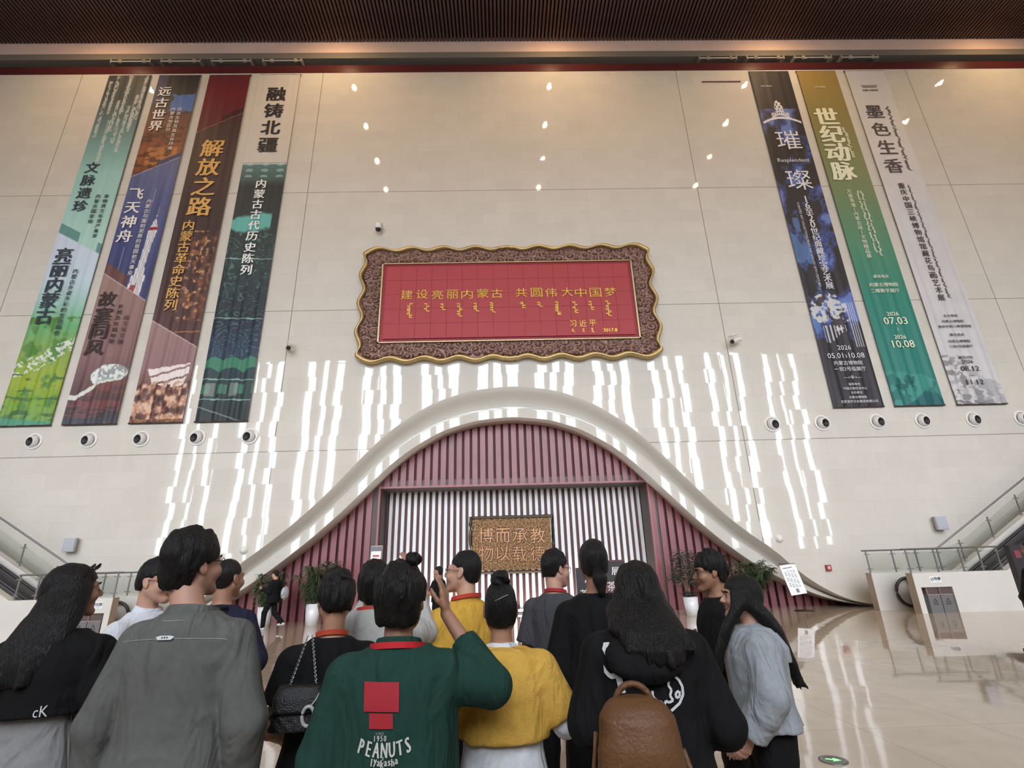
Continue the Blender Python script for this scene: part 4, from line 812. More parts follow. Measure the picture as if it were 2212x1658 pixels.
# ================================================================== people: smooth distance-field bodies meshed with surface nets
def smin(a, b, k):
    h = np.maximum(k-np.abs(a-b), 0)/k; return np.minimum(a, b)-h*h*k*.25
def axis(lo, hi, res, fine, fres):
    out = [lo]
    while out[-1] < hi: out.append(out[-1]+(fres if any(a-.01 <= out[-1] <= b for a, b in fine) else res))
    return np.array(out, np.float32)
class Vol:
    def __init__(s, lo, hi, res=.014, fine=(), fres=.006):
        s.ax = [axis(lo[i], hi[i], res, [(f[0][i], f[1][i]) for f in fine], fres) for i in range(3)]
        s.V = np.full([len(a) for a in s.ax], .3, np.float32)
    def win(s, lo, hi): return tuple(slice(max(0, int(np.searchsorted(a, l))-1), int(np.searchsorted(a, h))+1) for a, l, h in zip(s.ax, lo, hi))
    def put(s, f, lo, hi, k=.02, op='u'):
        w = s.win(lo, hi); g = (s.ax[0][w[0]][:, None, None], s.ax[1][w[1]][None, :, None], s.ax[2][w[2]][None, None, :])
        if 0 in (g[0].size, g[1].size, g[2].size): return
        d = f(*g); b = s.V[w]
        if op == 'u': s.V[w] = smin(b, d, k)
        elif op == 's': s.V[w] = -smin(-b, d, k)
        elif op == 'i': s.V[w] = -smin(-b, -d, k)
        elif op == '+': s.V[w] = b+d
    def mesh(s):
        V = s.V; V[0] = V[-1] = .1; V[:, 0] = V[:, -1] = .1; V[:, :, 0] = V[:, :, -1] = .1
        S = V < 0; n = [k-1 for k in V.shape]
        c = np.zeros(n, np.int8)
        for i in (0, 1):
            for j in (0, 1):
                for k in (0, 1): c += S[i:n[0]+i, j:n[1]+j, k:n[2]+k]
        I = np.argwhere((c > 0) & (c < 8)); idx = np.full(n, -1, np.int32); idx[tuple(I.T)] = np.arange(len(I))
        C = np.array([(i, j, k) for i in (0, 1) for j in (0, 1) for k in (0, 1)]); val = np.stack([V[I[:, 0]+a, I[:, 1]+b, I[:, 2]+d] for a, b, d in C], 1)
        acc = np.zeros((len(I), 3)); cnt = np.zeros(len(I))
        for a in range(8):
            for b in range(a+1, 8):
                if np.abs(C[a]-C[b]).sum() != 1: continue
                va, vb = val[:, a], val[:, b]; m = (va < 0) != (vb < 0); t = np.where(m, va/np.where(m, va-vb, 1), 0)
                acc += m[:, None]*(C[a]+t[:, None]*(C[b]-C[a])); cnt += m
        fr = acc/cnt[:, None]
        P = np.stack([s.ax[d][I[:, d]]+fr[:, d]*(s.ax[d][I[:, d]+1]-s.ax[d][I[:, d]]) for d in range(3)], 1)
        Q = []
        for d in range(3):
            e1, e2 = (d+1) % 3, (d+2) % 3; sl0 = [slice(1, -1)]*3; sl1 = [slice(1, -1)]*3; sl0[d] = slice(0, -1); sl1[d] = slice(1, None)
            A, B_ = S[tuple(sl0)], S[tuple(sl1)]; E = np.argwhere(A != B_)
            if not len(E): continue
            o = np.ones(3, int); o[d] = 0; E = E+o; fl = S[tuple(E.T)]
            def cell(a, b): q = E.copy(); q[:, e1] += a; q[:, e2] += b; return idx[tuple(q.T)]
            q = np.stack([cell(-1, -1), cell(0, -1), cell(0, 0), cell(-1, 0)], 1); q[~fl] = q[~fl][:, ::-1]; Q.append(q)
        return P, np.concatenate(Q)
def cap(vol, a, b, ra, rb, k=.02, flat=False, op='u'):
    a, b = np.array(a, float), np.array(b, float); ab = b-a; L2 = ab@ab+1e-9; L = math.sqrt(L2); R = max(ra, rb)+.04
    def f(X, Y, Z):
        t = ((X-a[0])*ab[0]+(Y-a[1])*ab[1]+(Z-a[2])*ab[2])/L2; tc = np.clip(t, 0, 1)
        d = np.sqrt((X-a[0]-tc*ab[0])**2+(Y-a[1]-tc*ab[1])**2+(Z-a[2]-tc*ab[2])**2)-(ra+(rb-ra)*tc)
        return np.maximum(d, (t-1)*L) if flat else d
    vol.put(f, np.minimum(a, b)-R, np.maximum(a, b)+R, k, op)
def ell(vol, c, r, k=.02, op='u'):
    m = min(r); R = max(r)+.04
    vol.put(lambda X, Y, Z: (np.sqrt(((X-c[0])/r[0])**2+((Y-c[1])/r[1])**2+((Z-c[2])/r[2])**2)-1)*m, np.array(c)-R, np.array(c)+R, k, op)
def loft(vol, tab, grow=0., k=.03, p=2.3, lean=0., op='u', off=(0, 0), zclip=None):
    T = np.array(tab, float); z0, z1 = (T[0, 0], T[-1, 0]) if zclip is None else zclip
    def f(X, Y, Z):
        z = np.clip(Z, T[0, 0], T[-1, 0]); w = np.interp(z, T[:, 0], T[:, 1])+grow; d = np.interp(z, T[:, 0], T[:, 2])+grow; yc = np.interp(z, T[:, 0], T[:, 3])+off[1]
        xc = off[0]+(np.interp(z, T[:, 0], T[:, 4]) if T.shape[1] > 4 else 0)
        q = (np.abs((X-xc)/w)**p+np.abs((Y-yc)/d)**p)**(1/p); return np.maximum((q-1)*np.minimum(w, d), np.maximum(z0-Z, Z-z1))
    R = T[:, 1:3].max()+.1+np.abs(T[:, 3]).max()+(np.abs(T[:, 4]).max() if T.shape[1] > 4 else 0)
    vol.put(f, (off[0]-R, off[1]-R, z0-.05), (off[0]+R, off[1]+R, z1+.05), k, op)
def n3(X, Y, Z, s, seed=0): return (vnoise(X*s+Z*s*.35, Y*s-Z*s*.21, seed)+vnoise(Y*s+X*s*.3, Z*s*.9, seed+5)+vnoise(Z*s*.8+Y*s*.2, X*s, seed+9))/3-.5
def v3(*a): return np.array(a, float)
SKIN = {}
def skin(rgb):
    if rgb not in SKIN:
        SKIN[rgb] = (M('skin_%d_%d_%d' % rgb, rgb, .5, 0, .4, var=(14, .05)), M('lips_%d_%d_%d' % rgb, tuple(int(v*f) for v, f in zip(rgb, (.84, .66, .66))), .45))
    return SKIN[rgb]
HAIR = M('black_hair', (19, 17, 16), .5, 0, .3, bump=(60, .9), stretch=(3, 3, .25)); HAIRB = M('dark_brown_hair', (27, 22, 20), .5, 0, .3, bump=(60, .9), stretch=(3, 3, .25))
CLOTH = {}
def cloth(name, rgb=None, fine=500, b=.25, fold=.9):
    if 'cloth_'+name in MATS: return MATS['cloth_'+name]
    m = M('cloth_'+name, rgb, .85, 0, .2, var=(40, .07), bump=(fine, b)); nt = m.node_tree; N = nt.nodes; L = nt.links
    fine_bump = [n for n in N if n.type == 'BUMP'][0]; tc = [n for n in N if n.type == 'TEX_COORD'][0]
    mp = N.new('ShaderNodeMapping'); mp.inputs['Scale'].default_value = (1, 1, .42); mp.inputs['Rotation'].default_value = (.3, .35, 0); L.new(tc.outputs['Object'], mp.inputs['Vector'])
    n = N.new('ShaderNodeTexNoise'); n.inputs['Scale'].default_value = 6.5; n.inputs['Detail'].default_value = 2.5; n.inputs['Distortion'].default_value = 1.6; L.new(mp.outputs[0], n.inputs['Vector'])
    bp = N.new('ShaderNodeBump'); bp.inputs['Strength'].default_value = fold; bp.inputs['Distance'].default_value = .045; L.new(n.outputs[0], bp.inputs['Height']); L.new(bp.outputs[0], fine_bump.inputs['Normal'])
    return m
class Person:
    def __init__(s, label, xy, Ht, heading=0., yaw=0., pitch=0., roll=0., fem=False, lean=0., build=1., skin_rgb=(178, 134, 110), arms=None, legs=None, hands=('relax', 'relax'), head_off=(0, 0), hs=1., coarse=1., group=None):
        s.k = k = Ht/1.75; s.fem = fem; s.lean = lean; s.b = build*(.92 if fem else 1.); s.xy = xy; s.hd = math.radians(heading); s.label = label; s.skin_rgb = skin_rgb; s.coarse = coarse; s.group = group
        s.T = [(.80, .165, .112, -.01), (.92, .172 if not fem else .18, .118, -.02), (1.05, .150 if not fem else .142, .104, 0), (1.16, .152 if not fem else .142, .104, 0), (1.30, .172, .118, -.005), (1.37, .155, .106, -.012), (1.42, .118, .088, -.018), (1.462, .07, .064, -.022)]
        s.T = [(z*k, w*k*s.b, d*k*s.b, y*k+lean*max(0, z*k-.95*k)) for z, w, d, y in s.T]
        ly = lambda z: lean*max(0, (z-.95)*k)
        s.neck = v3(0, -.025*k+ly(1.45), 1.45*k); s.hc = v3(head_off[0], .012*k+ly(1.62)+head_off[1], 1.628*k+(head_off[2] if len(head_off) > 2 else 0)); s.hs = hs*(.97 if fem else 1.0)*min(1.04, .5+.5*k)
        y, p, r = math.radians(yaw), math.radians(pitch), math.radians(roll)
        s.R = np.array((Matrix.Rotation(y, 3, 'Z') @ Matrix.Rotation(p, 3, 'X') @ Matrix.Rotation(r, 3, 'Y')))
        A = dict(R=((.17, -.012, 1.358), (.232, -.03, 1.11), (.235, .04, .865)), L=((-.17, -.012, 1.358), (-.232, -.03, 1.11), (-.235, .04, .865)))
        if arms:
            for q in arms: A[q] = tuple(A[q][i] if arms[q][i] is None else arms[q][i] for i in range(3))
        wf = s.b if s.b < 1 else 1+(s.b-1)*.8
        s.arms = {q: [v3(a[0]*k*wf, a[1]*k+ly(a[2]), a[2]*k) for a in A[q]] for q in A}
        L_ = dict(R=((.09, -.01, .9), (.1, .015, .5), (.105, -.02, .08)), L=((-.09, -.01, .9), (-.1, .015, .5), (-.105, -.02, .08)))
        if legs: L_.update(legs)
        s.legs = {q: [v3(*a)*k for a in L_[q]] for q in L_}; s.hands = dict(R=hands[0], L=hands[1]); s.parts = []
        s.W = Matrix.Translation((xy[0], xy[1], 0)) @ Matrix.Rotation(s.hd, 4, 'Z')
        s.body()
    def hl(s, X, Y, Z):                               # head coordinates
        a, b, c = X-s.hc[0], Y-s.hc[1], Z-s.hc[2]; R = s.R
        return ((a*R[0, 0]+b*R[1, 0]+c*R[2, 0])/s.hs, (a*R[0, 1]+b*R[1, 1]+c*R[2, 1])/s.hs, (a*R[0, 2]+b*R[1, 2]+c*R[2, 2])/s.hs)
    def hw(s, p): return s.hc+s.R@(np.array(p, float)*s.hs)
    def headfn(s):
        def E(x, y, z, c, r): return (np.sqrt(((x-c[0])/r[0])**2+((y-c[1])/r[1])**2+((z-c[2])/r[2])**2)-1)*min(r)
        def K(x, y, z, a, b, ra, rb):
            ab = np.subtract(b, a); t = np.clip(((x-a[0])*ab[0]+(y-a[1])*ab[1]+(z-a[2])*ab[2])/(ab@ab), 0, 1)
            return np.sqrt((x-a[0]-t*ab[0])**2+(y-a[1]-t*ab[1])**2+(z-a[2]-t*ab[2])**2)-(ra+(rb-ra)*t)
        def f(X, Y, Z):
            x, y, z = s.hl(X, Y, Z); x = np.abs(x)
            d = E(x, y, z, (0, -.018, .032), (.074, .094, .088)); d = smin(d, E(x, y, z, (0, .03, -.03), (.06, .064, .082)), .03)
            d = smin(d, K(x, y, z, (.05, .0, -.05), (.014, .074, -.098), .02, .016), .03); d = smin(d, E(x, y, z, (0, .084, -.1), (.019, .016, .016)), .02)
            d = smin(d, E(x, y, z, (.038, .064, -.026), (.028, .03, .028)), .02); d = smin(d, K(x, y, z, (.01, .09, .028), (.046, .072, .026), .010, .010), .014)
            d = -smin(-d, E(x, y, z, (.032, .112, .009), (.021, .022, .014)), .016); d = smin(d, E(x, y, z, (.031, .078, .009), (.0145, .0145, .0145)), .004)
            d = -smin(-d, E(x, y, z, (.031, .096, .008), (.0125, .012, .0036)), .002)
            d = smin(d, K(x, y, z, (0, .09, .018), (0, .114, -.022), .006, .0105), .012); d = smin(d, E(x, y, z, (.011, .101, -.027), (.009, .011, .008)), .008)
            d = smin(d, K(x, y, z, (0, .0955, -.0565), (.019, .087, -.059), .0045, .003), .006); d = smin(d, K(x, y, z, (0, .0935, -.0665), (.016, .086, -.0655), .0055, .004), .006); d = -smin(-d, K(x, y, z, (0, .104, -.0612), (.022, .093, -.0617), .004, .0025), .003)
            e = E(x, y+.25*(z+.0), z, (.0785, -.012, -.004), (.010, .019, .032)); e = -smin(-e, E(x, y+.25*z, z, (.09, -.008, .0), (.008, .011, .02)), .006); return smin(d, e, .008)*s.hs
        return f
    def hand_caps(s, q):
        sh, el, wr = s.arms[q]; mode = s.hands[q]; k = s.k*(.93 if s.fem else 1.); d = (wr-el)/np.linalg.norm(wr-el); sg = 1 if q == 'R' else -1
        if isinstance(mode, dict): f = np.array(mode.get('dir', d), float); pn = np.array(mode.get('palm', (-sg, 0, 0)), float); curl = mode.get('curl', .35)
        else: f = d; pn = v3(-sg, .15, 0); curl = .35
        f /= np.linalg.norm(f); pn = pn-f*(pn@f); pn /= np.linalg.norm(pn); sd = np.cross(f, pn)*sg            # towards the thumb
        out = []; base = wr+f*.018*k
        for i, (o, L, r) in enumerate(((.027, .078, .0088), (.009, .086, .009), (-.010, .08, .0086), (-.027, .063, .0076))):
            m = wr+f*(.088-.004*abs(i-1))*k+sd*o*k; out.append((base+sd*o*.55*k, m, .0155*k, .0125*k))
            ang = curl*.5*(.8+.2*i); p = m
            for j, fr in enumerate((.45, .31, .24)):
                dr = f*math.cos(ang)+pn*math.sin(ang)+sd*o*1.2*(1-min(1, curl)); n = p+dr*L*fr*k; out.append((p, n, r*k*(1-.1*j), r*k*(.9-.1*j))); p = n; ang += curl*(.9 if j == 0 else .8)
        t0 = wr+f*.03*k+sd*.026*k; t1 = t0+(f*.6+sd*.6+pn*.35)*.042*k; t2 = t1+(f*.85+sd*.12+pn*.4)*.034*k; t3 = t2+(f*.9+pn*.3)*.026*k
        return out+[(t0-f*.02*k-sd*.012*k, t0, .014*k, .0135*k), (t0, t1, .0135*k, .011*k), (t1, t2, .0105*k, .0095*k), (t2, t3, .0095*k, .0075*k)]
    def body(s):
        k = s.k; pts = [p for q in 'RL' for p in s.arms[q]+s.legs[q]]+[s.hc]; lo = np.min(pts, 0)-.26; hi = np.max(pts, 0)+.26; lo[2] = -.02
        fine = [(s.hc-.145, s.hc+.145)]; hc = {q: s.hand_caps(q) for q in 'RL'}
        for q in 'RL':
            if s.hands[q] is not None: w = s.arms[q][2]; e = np.array([c[1] for c in hc[q]]); fine.append((np.minimum(e.min(0), w)-.02, np.maximum(e.max(0), w)+.02))
        c = s.coarse; vol = Vol(lo, hi, .016*c, fine, .0058*c)
        loft(vol, s.T, -.004, .03); fem = .9 if s.fem else 1
        for q in 'RL':
            a = s.arms[q]; cap(vol, a[0], a[1], .05*k*s.b, .041*k*fem, .04); cap(vol, a[1], a[2], .041*k*fem, .027*k*fem, .012)
            if s.hands[q] is not None:
                for p0, p1, r0, r1 in hc[q]: cap(vol, p0, p1, r0, r1, .007)
            l = s.legs[q]; cap(vol, l[0], l[1], .082*k*s.b, .055*k, .03); cap(vol, l[1], l[2], .055*k, .038*k, .015); cap(vol, l[2], l[2]+v3(0, .13, -.045)*k, .036*k, .03*k, .02)
        for q in 'RL': cap(vol, s.neck+v3(0, -.004, -.03)*k, s.arms[q][0]+v3(0, 0, .002)*k, .05*k, .046*k*s.b, .03)
        nb = s.hw((0, -.028, -.055)); cap(vol, nb, s.neck-v3(0, 0, .02), .054*k*fem, .06*k*fem, .03)
        vol.put(s.headfn(), s.hc-.165, s.hc+.165, .022)
        P, F = vol.mesh(); mats = skin(s.skin_rgb); fc = P[F].mean(1); x, y, z = s.hl(fc[:, 0], fc[:, 1], fc[:, 2])
        lip = (np.abs(x) < .02) & (y > .088) & (z < -.0535) & (z > -.071)
        o = mesh('person', P, F, list(mats), None, True, lip.astype(int)); o.matrix_world = s.W; tag(o, s.label, 'person', s.group); s.o = o
    def part(s, name, P, F, mat, smooth=True): return mesh(name, P, F, mat, s.o, smooth)
    def vol(s, res=.012, lo=None, hi=None, fine=(), fres=.006):
        pts = [p for q in 'RL' for p in s.arms[q]+s.legs[q]]+[s.hc]; l = np.min(pts, 0)-.3; h = np.max(pts, 0)+.3; l[2] = -.02
        if lo is not None: l = np.maximum(l, lo) if True else l
        if hi is not None: h = np.minimum(h, hi)
        return Vol(l, h, res*s.coarse, fine, fres*s.coarse)
    def top(s, mat, name='shirt', t=.02, hem=.85, sleeve=2., loose=.0, cuff=.0, wr=.006, collar=None, seed=0, neck=1.0, sl=1.0, flare=0., hemtilt=0.):
        """sleeve: 1 = to the elbow, 2 = to the wrist; loose widens the waist towards the shoulder width"""
        k = s.k; hem *= k; T = [list(r) for r in s.T]; wmax = T[4][1]
        for r in T[:5]: r[1] = r[1]+(wmax-r[1])*loose+flare*max(0, (1.3*k-r[0])); r[2] = r[2]+(T[4][2]-r[2])*loose*.9+flare*.6*max(0, 1.3*k-r[0])
        if hem < T[0][0]: T = [[hem-.02]+T[0][1:]]+T
        V = s.vol(.011, lo=(-9, -9, min([hem]+[p[2] for q in 'RL' for p in s.arms[q]])-.08), hi=(9, 9, max([1.62*k]+[p[2]+.1 for q in 'RL' for p in s.arms[q]])))
        for r in T:
            if r[0] < 1.0*k: r[1] = max(r[1], .186*k*s.b); r[2] = max(r[2], .126*k*s.b)
        loft(V, T, t, .03)
        for q in 'RL': cap(V, s.neck+v3(0, -.006, -.045)*k, s.arms[q][0], .044*k+t*.6, .05*k*s.b+t*.75, .035)
        V.put(lambda X, Y, Z: hem+hemtilt*X-Z+0*Y, (-9, -9, -1), (9, 9, hem+.25), .006, 'i') if hem > T[0][0] or hemtilt else None
        for q in 'RL':
            a, e, w = s.arms[q]; fem = .9 if s.fem else 1
            if sleeve <= 1: m = a+(e-a)*sleeve; cap(V, a, m, .055*k*s.b+t*.7*sl, .047*k*fem+t*1.1*sl, .02, True)
            else:
                cap(V, a, e, .055*k*s.b+t*.7*sl, .045*k*fem+t*.95*sl, .014); m = e+(w-e)*(sleeve-1); cap(V, e, m, .045*k*fem+t*.95*sl, .031*k*fem+t*.75*sl+cuff, .012, True)
        if wr:
            r = np.random.default_rng(seed+3)
            es = [s.arms[q][1] for q in 'RL']
            def wf(X, Y, Z):
                g = n3(X, Y, Z*.4, 10, seed); h_ = n3(X*.8, Y*.8, Z*.8, 15, seed+2); a = .55-2.6*np.abs(g+.5*h_)+n3(X*1.2, Y*1.2, Z, 30, seed+4)*.3
                amp = .7+.9*np.exp(-((Z-hem)/(.16*k))**2)
                for e in es: amp = amp+1.0*np.exp(-((X-e[0])**2+(Y-e[1])**2+(Z-e[2])**2)/.012)
                return -a*wr*amp*.95
            V.put(wf, (-9, -9, -9), (9, 9, 9), 1, '+')
        if collar: s.collar_into(V, *collar)
        P, F = V.mesh(); o = s.part(name, P, F, mat); s.top_o = (P, F); s.bvh = BVHTree.FromPolygons([tuple(p) for p in P], [tuple(f) for f in F]); return o
    def collar_into(s, V, z0, z1, r0, r1, y=-.0):
        k = s.k; n = s.neck; loft(V, [(n[2]+z0*k, r0*k, r0*k*1.0, n[1]+.004+y), (n[2]+z1*k, r1*k, r1*k*1.02, n[1]+.02+y)], 0, .008, 2.)
    def collar(s, mat, z0=-.02, z1=.055, r0=.1, r1=.068, name='collar', hollow=True, tilt=.25):
        k = s.k; n = s.neck; V = Vol(n-.2, n+.2, .0065); T = [(n[2]+z0*k, r0*k, r0*k*.95, n[1]+.0), (n[2]+z1*k, r1*k, r1*k*1.02, n[1]+.018)]
        loft(V, T, 0, .01, 2.)
        if tilt: V.put(lambda X, Y, Z: Z-(n[2]+z1*k)+tilt*(Y-n[1]+.06)+0*X, n-.2, n+.2, .006, 'i')
        return s.part(name, *V.mesh(), mat)
    def trousers(s, mat, waist=1.0, t=.004, wide=1., hem=.06, name='trousers', wr=.006):
        k = s.k; V = s.vol(.014, hi=(9, 9, waist*k+.05)); T = [r for r in s.T]; loft(V, T, t, .03, zclip=(.8*k, waist*k))
        for q in 'RL':
            a, b, c = s.legs[q]; d = (c-b)/np.linalg.norm(c-b); e = b+(c-b)*(1-.0); cap(V, a, b, .085*k*s.b+t, (.06*k+t)*wide, .03); cap(V, b, e, (.06*k+t)*wide, (.046*k+t)*wide, .015, True)
        if wr: V.put(lambda X, Y, Z: n3(X, Y, Z*.5, 12, 4)*wr*2, (-9, -9, -9), (9, 9, 9), 1, '+')
        return s.part(name, *V.mesh(), mat)
    def skirt(s, mat, waist, hem, w0, w1):
        k = s.k; V = s.vol(.014, hi=(9, 9, waist*k+.05)); loft(V, [(hem*k, w1*k, w1*.8*k, 0), (waist*k, w0*k, w0*.75*k, -.005)], 0, .02); V.put(lambda X, Y, Z: .012*np.sin(np.arctan2(Y, X)*11)*np.clip((waist*k-Z)*1.5, 0, 1), (-9, -9, -9), (9, 9, 9), 1, '+'); return s.part('skirt', *V.mesh(), mat)
    def shoes(s, mat, sole=None):
        k = s.k
        for q in 'RL':
            c = s.legs[q][2]; V = Vol(c-v3(.12, .2, .12), c+v3(.12, .3, .1), .009*s.coarse); cap(V, c+v3(0, -.03, -.02)*k, c+v3(0, .14, -.04)*k, .042*k, .034*k, .02); z = c[2]-.078*k
            V.put(lambda X, Y, Z: z-Z+0*X+0*Y, c-.3, c+.3, .004, 'i'); s.part('shoe', *V.mesh(), mat)
    # ---- hair
    def hair(s, style='short', mat=None, low=0., seed=0, top=.012, side=.006, back=.008, nape=-.085, fringe=.066, ear=.03, rough=.004, extra=None, part_=None):
        mat = mat or HAIR; lo, hi = s.hc-.2, s.hc+.2; lo[2] -= 0 if style != 'long' else 0
        V = Vol(lo, hi, .0058*s.coarse if s.coarse < 1.5 else .009)
        def f(X, Y, Z):
            x, y, z = s.hl(X, Y, Z); x = np.abs(x); r = (.0755+side, .0955+back, .0895+top)
            d = (np.sqrt((x/r[0])**2+((y+.02)/r[1])**2+((z-.033)/r[2])**2)-1)*min(r)
            lw = 1. if style == 'long' else low; lo_ = (np.sqrt((x/(.064+.008*lw+side*(.25+.55*lw)))**2+((y+.022+.008*lw)/(.078+.006*lw+back*(.3+.4*lw)))**2+((z+.03)/.088)**2)-1)*.066; d = smin(d, lo_, .03)
            zm = np.interp(y, [-.15, -.075, -.045, -.028, -.005, .018, .026, .05, .07, .13], [nape, nape, nape+.012, ear*.3-.01, ear+.006, ear-.004, ear-.02+.03, fringe-.02, fringe, fringe+.01])
            d = np.maximum(d, (zm-z)*.8)
            d = d+n3(x*1.0+X*.0, y, z*.4, 42, seed)*rough*2.6+n3(X, Y, Z*.3, 85, seed+3)*rough*2.2
            return d*s.hs
        V.put(f, lo, hi, .001)
        if extra: extra(V)
        return s.part('hair', *V.mesh(), mat)
    def bun(s, c, r, mat=None, name='hair_bun', seed=1):
        w = s.hw(c); V = Vol(w-.11, w+.11, .005); ell(V, w, (r, r, r*.88), .01)
        V.put(lambda X, Y, Z: .0045*np.sin(np.arctan2(Y-w[1], X-w[0])*3+(Z-w[2])*110+8*n3(X, Y, Z, 20, seed))+.006*n3(X, Y, Z, 60, seed), w-.2, w+.2, 1, '+'); return s.part(name, *V.mesh(), mat or HAIR)
    def mane(s, tabs, mat=None, rough=.006, seed=2, ragged=.05, curl=0., name='long_hair', p=2.2):
        T = np.concatenate([np.array(t, float) for t in tabs]); m = np.abs(T[:, 1]).max()+np.abs(T[:, 4]).max()+.08 if T.shape[1] > 4 else T[:, 1].max()+.08
        lo = v3(-m, (T[:, 3]-T[:, 2]).min()-.06, T[:, 0].min()-.06); hi = v3(m, (T[:, 3]+T[:, 2]).max()+.06, T[:, 0].max()+.06); V = Vol(lo, hi, .0085)
        for t in tabs: loft(V, t, 0, .03, p)
        zb = T[:, 0].min()
        def f(X, Y, Z):
            g = n3(X, Y, Z*.16, 46, seed)*rough*2.2+n3(X, Y, Z*.12, 110, seed+4)*rough*1.2
            if curl: g = g+curl*(n3(X, Y, Z*.6, 17, seed+7)*2.2+n3(X, Y, Z*.8, 38, seed+8)*1.2)
            return g+ragged*np.clip((zb+.12-Z)/.12, 0, 1)*(vnoise(X*60, Y*60, seed)-.3)*.5
        V.put(f, (-9, -9, -9), (9, 9, 9), 1, '+'); return s.part(name, *V.mesh(), mat or HAIR)
    # ---- small things on the head
    def eyes(s):
        for sg in (-1, 1):
            mb = MB(); c = s.hw((sg*.031, .0775, .0085)); n = s.R@v3(0, 1, 0)
            for i_, (q, r) in enumerate(((c, .0128*s.hs), (c+n*.0088*s.hs, .0062*s.hs))):
                V = []; F = []
                for a in range(9):
                    for b in range(14): th, ph = math.pi*a/8, 2*math.pi*b/14; V.append((q[0]+r*math.sin(th)*math.cos(ph), q[1]+r*math.sin(th)*math.sin(ph), q[2]+r*math.cos(th)))
                for a in range(8):
                    for b in range(14): F.append((a*14+b, (a+1)*14+b, (a+1)*14+(b+1) % 14, a*14+(b+1) % 14))
                mb.add(V, F, i_)
            mb.build('eye', [M('eye_white', (206, 200, 192), .25), M('eye_dark', (34, 24, 20), .2)], s.o, True)
        for sg in (-1, 1):
            b = MB(); b.tube([s.hw((sg*.014, .099, .029)), s.hw((sg*.03, .0955, .0335)), s.hw((sg*.047, .083, .029))], [.0042, .0048, .003], 6); b.build('eyebrow', HAIR, s.o, True)
    def glasses(s, rgb=(40, 38, 38), r=.024):
        rim = MB(); m = M('frame_%d' % rgb[0], rgb, .3, .4)
        for sg in (-1, 1):
            rim.tube([s.hw((sg*(.033+r*1.1*math.cos(a)), .106-.012*abs(math.cos(a)) if math.cos(a) > 0 else .108, .004+r*.86*math.sin(a))) for a in np.linspace(0, 2*math.pi, 21)[:-1]], .0016, 6, 0, True)
            rim.tube([s.hw((sg*(.033+r*1.1), .096, .012)), s.hw((sg*.075, .06, .014)), s.hw((sg*.08, -.012, .014)), s.hw((sg*.08, -.03, -.006))], .0017, 6)
        rim.tube([s.hw((-.007, .111, .008)), s.hw((0, .115, .011)), s.hw((.007, .111, .008))], .0016, 6); g = rim.build('glasses', m, s.o)
    def lanyard(s, rgb=(196, 44, 48), drop=.36, r=.088, up=.0, w=.011):
        k = s.k; n = s.neck; P = []; N_ = 26
        for i in range(N_+1):
            a = math.pi*(1.0-i/N_); P.append(v3(n[0]+r*k*math.cos(a), n[1]+.01-r*k*1.0*math.sin(a), n[2]+(.012+up+.02*math.sin(a))*k))
        fy = n[1]+.145*k*s.b
        P = [v3(-.02*k, fy, n[2]-drop*k), v3(-.07*k, n[1]+.125*k*s.b, n[2]-.1*k)]+P+[v3(.07*k, n[1]+.125*k*s.b, n[2]-.1*k), v3(.02*k, fy, n[2]-drop*k)]
        V = []; F = []
        for i, p in enumerate(P): V += [p+v3(0, 0, w*k), p-v3(0, 0, w*k)]
        for i in range(len(P)-1): F.append((2*i, 2*i+1, 2*i+3, 2*i+2))
        V = np.array(V); c = v3(n[0], n[1], 0); off = (V-c)*v3(1, 1, 0); off /= np.linalg.norm(off, axis=1)[:, None]; n_ = len(V)
        V = np.concatenate([V, V+off*.0025]); F = F+[tuple(i+n_ for i in f[::-1]) for f in F]+[(2*i, 2*i+2, 2*i+2+n_, 2*i+n_) for i in range(len(P)-1)]+[(2*i+1, 2*i+1+n_, 2*i+3+n_, 2*i+3) for i in range(len(P)-1)]
        return s.part('lanyard', V, F, M('lanyard_%d' % rgb[0], rgb, .5), False)
    # ---- marks laid on the back of the garment (x right, z up as seen from behind)
    def on_back(s, V, F, mat, name='print', gap=.004, mi=None):
        Q = []
        for v in V:
            h = s.bvh.ray_cast(Vector((v[0], -1.2, v[2])), Vector((0, 1, 0))); Q.append((v[0], (h[0].y if h[0] is not None else -.1)-gap-v[1], v[2]))
        return mesh(name, Q, F, mat, s.o, False, mi)
    def world(s, p): return s.W @ Vector(p)
    def local(s, p): return s.W.inverted() @ Vector(p)
def patch(mb, pts, m=0, n=14, y=0.):
    """filled outline cut into a grid so that it can follow a curved surface"""
    P = np.array(pts); x0, z0 = P.min(0); x1, z1 = P.max(0)
    bm = bmesh.new(); vs = [bm.verts.new((p[0], y, p[1])) for p in pts]; bm.faces.new(vs)
    for i in range(1, n): bmesh.ops.bisect_plane(bm, geom=bm.verts[:]+bm.edges[:]+bm.faces[:], plane_co=(x0+(x1-x0)*i/n, 0, 0), plane_no=(1, 0, 0))
    for i in range(1, n): bmesh.ops.bisect_plane(bm, geom=bm.verts[:]+bm.edges[:]+bm.faces[:], plane_co=(0, 0, z0+(z1-z0)*i/n), plane_no=(0, 0, 1))
    bm.normal_update(); bm.verts.index_update(); mb.add([v.co[:] for v in bm.verts], [tuple(v.index for v in f.verts) for f in bm.faces], m); bm.free()
def where(px, py, Y, back=.14): p = at(px, py, Y-back); return (p.x, Y)       # the pixel shows the middle of the back
def height_for(px, py, Y): return at(px, py, Y).z
BLK = cloth('black', (20, 20, 21)); BLK2 = cloth('black_soft', (23, 23, 24), 300); DENIM = cloth('dark_denim', (40, 46, 60)); WHITE = cloth('white', (214, 216, 220)); SHOEW = M('white_shoe', (210, 210, 212), .5); SHOEB = M('black_shoe', (30, 29, 30), .4)
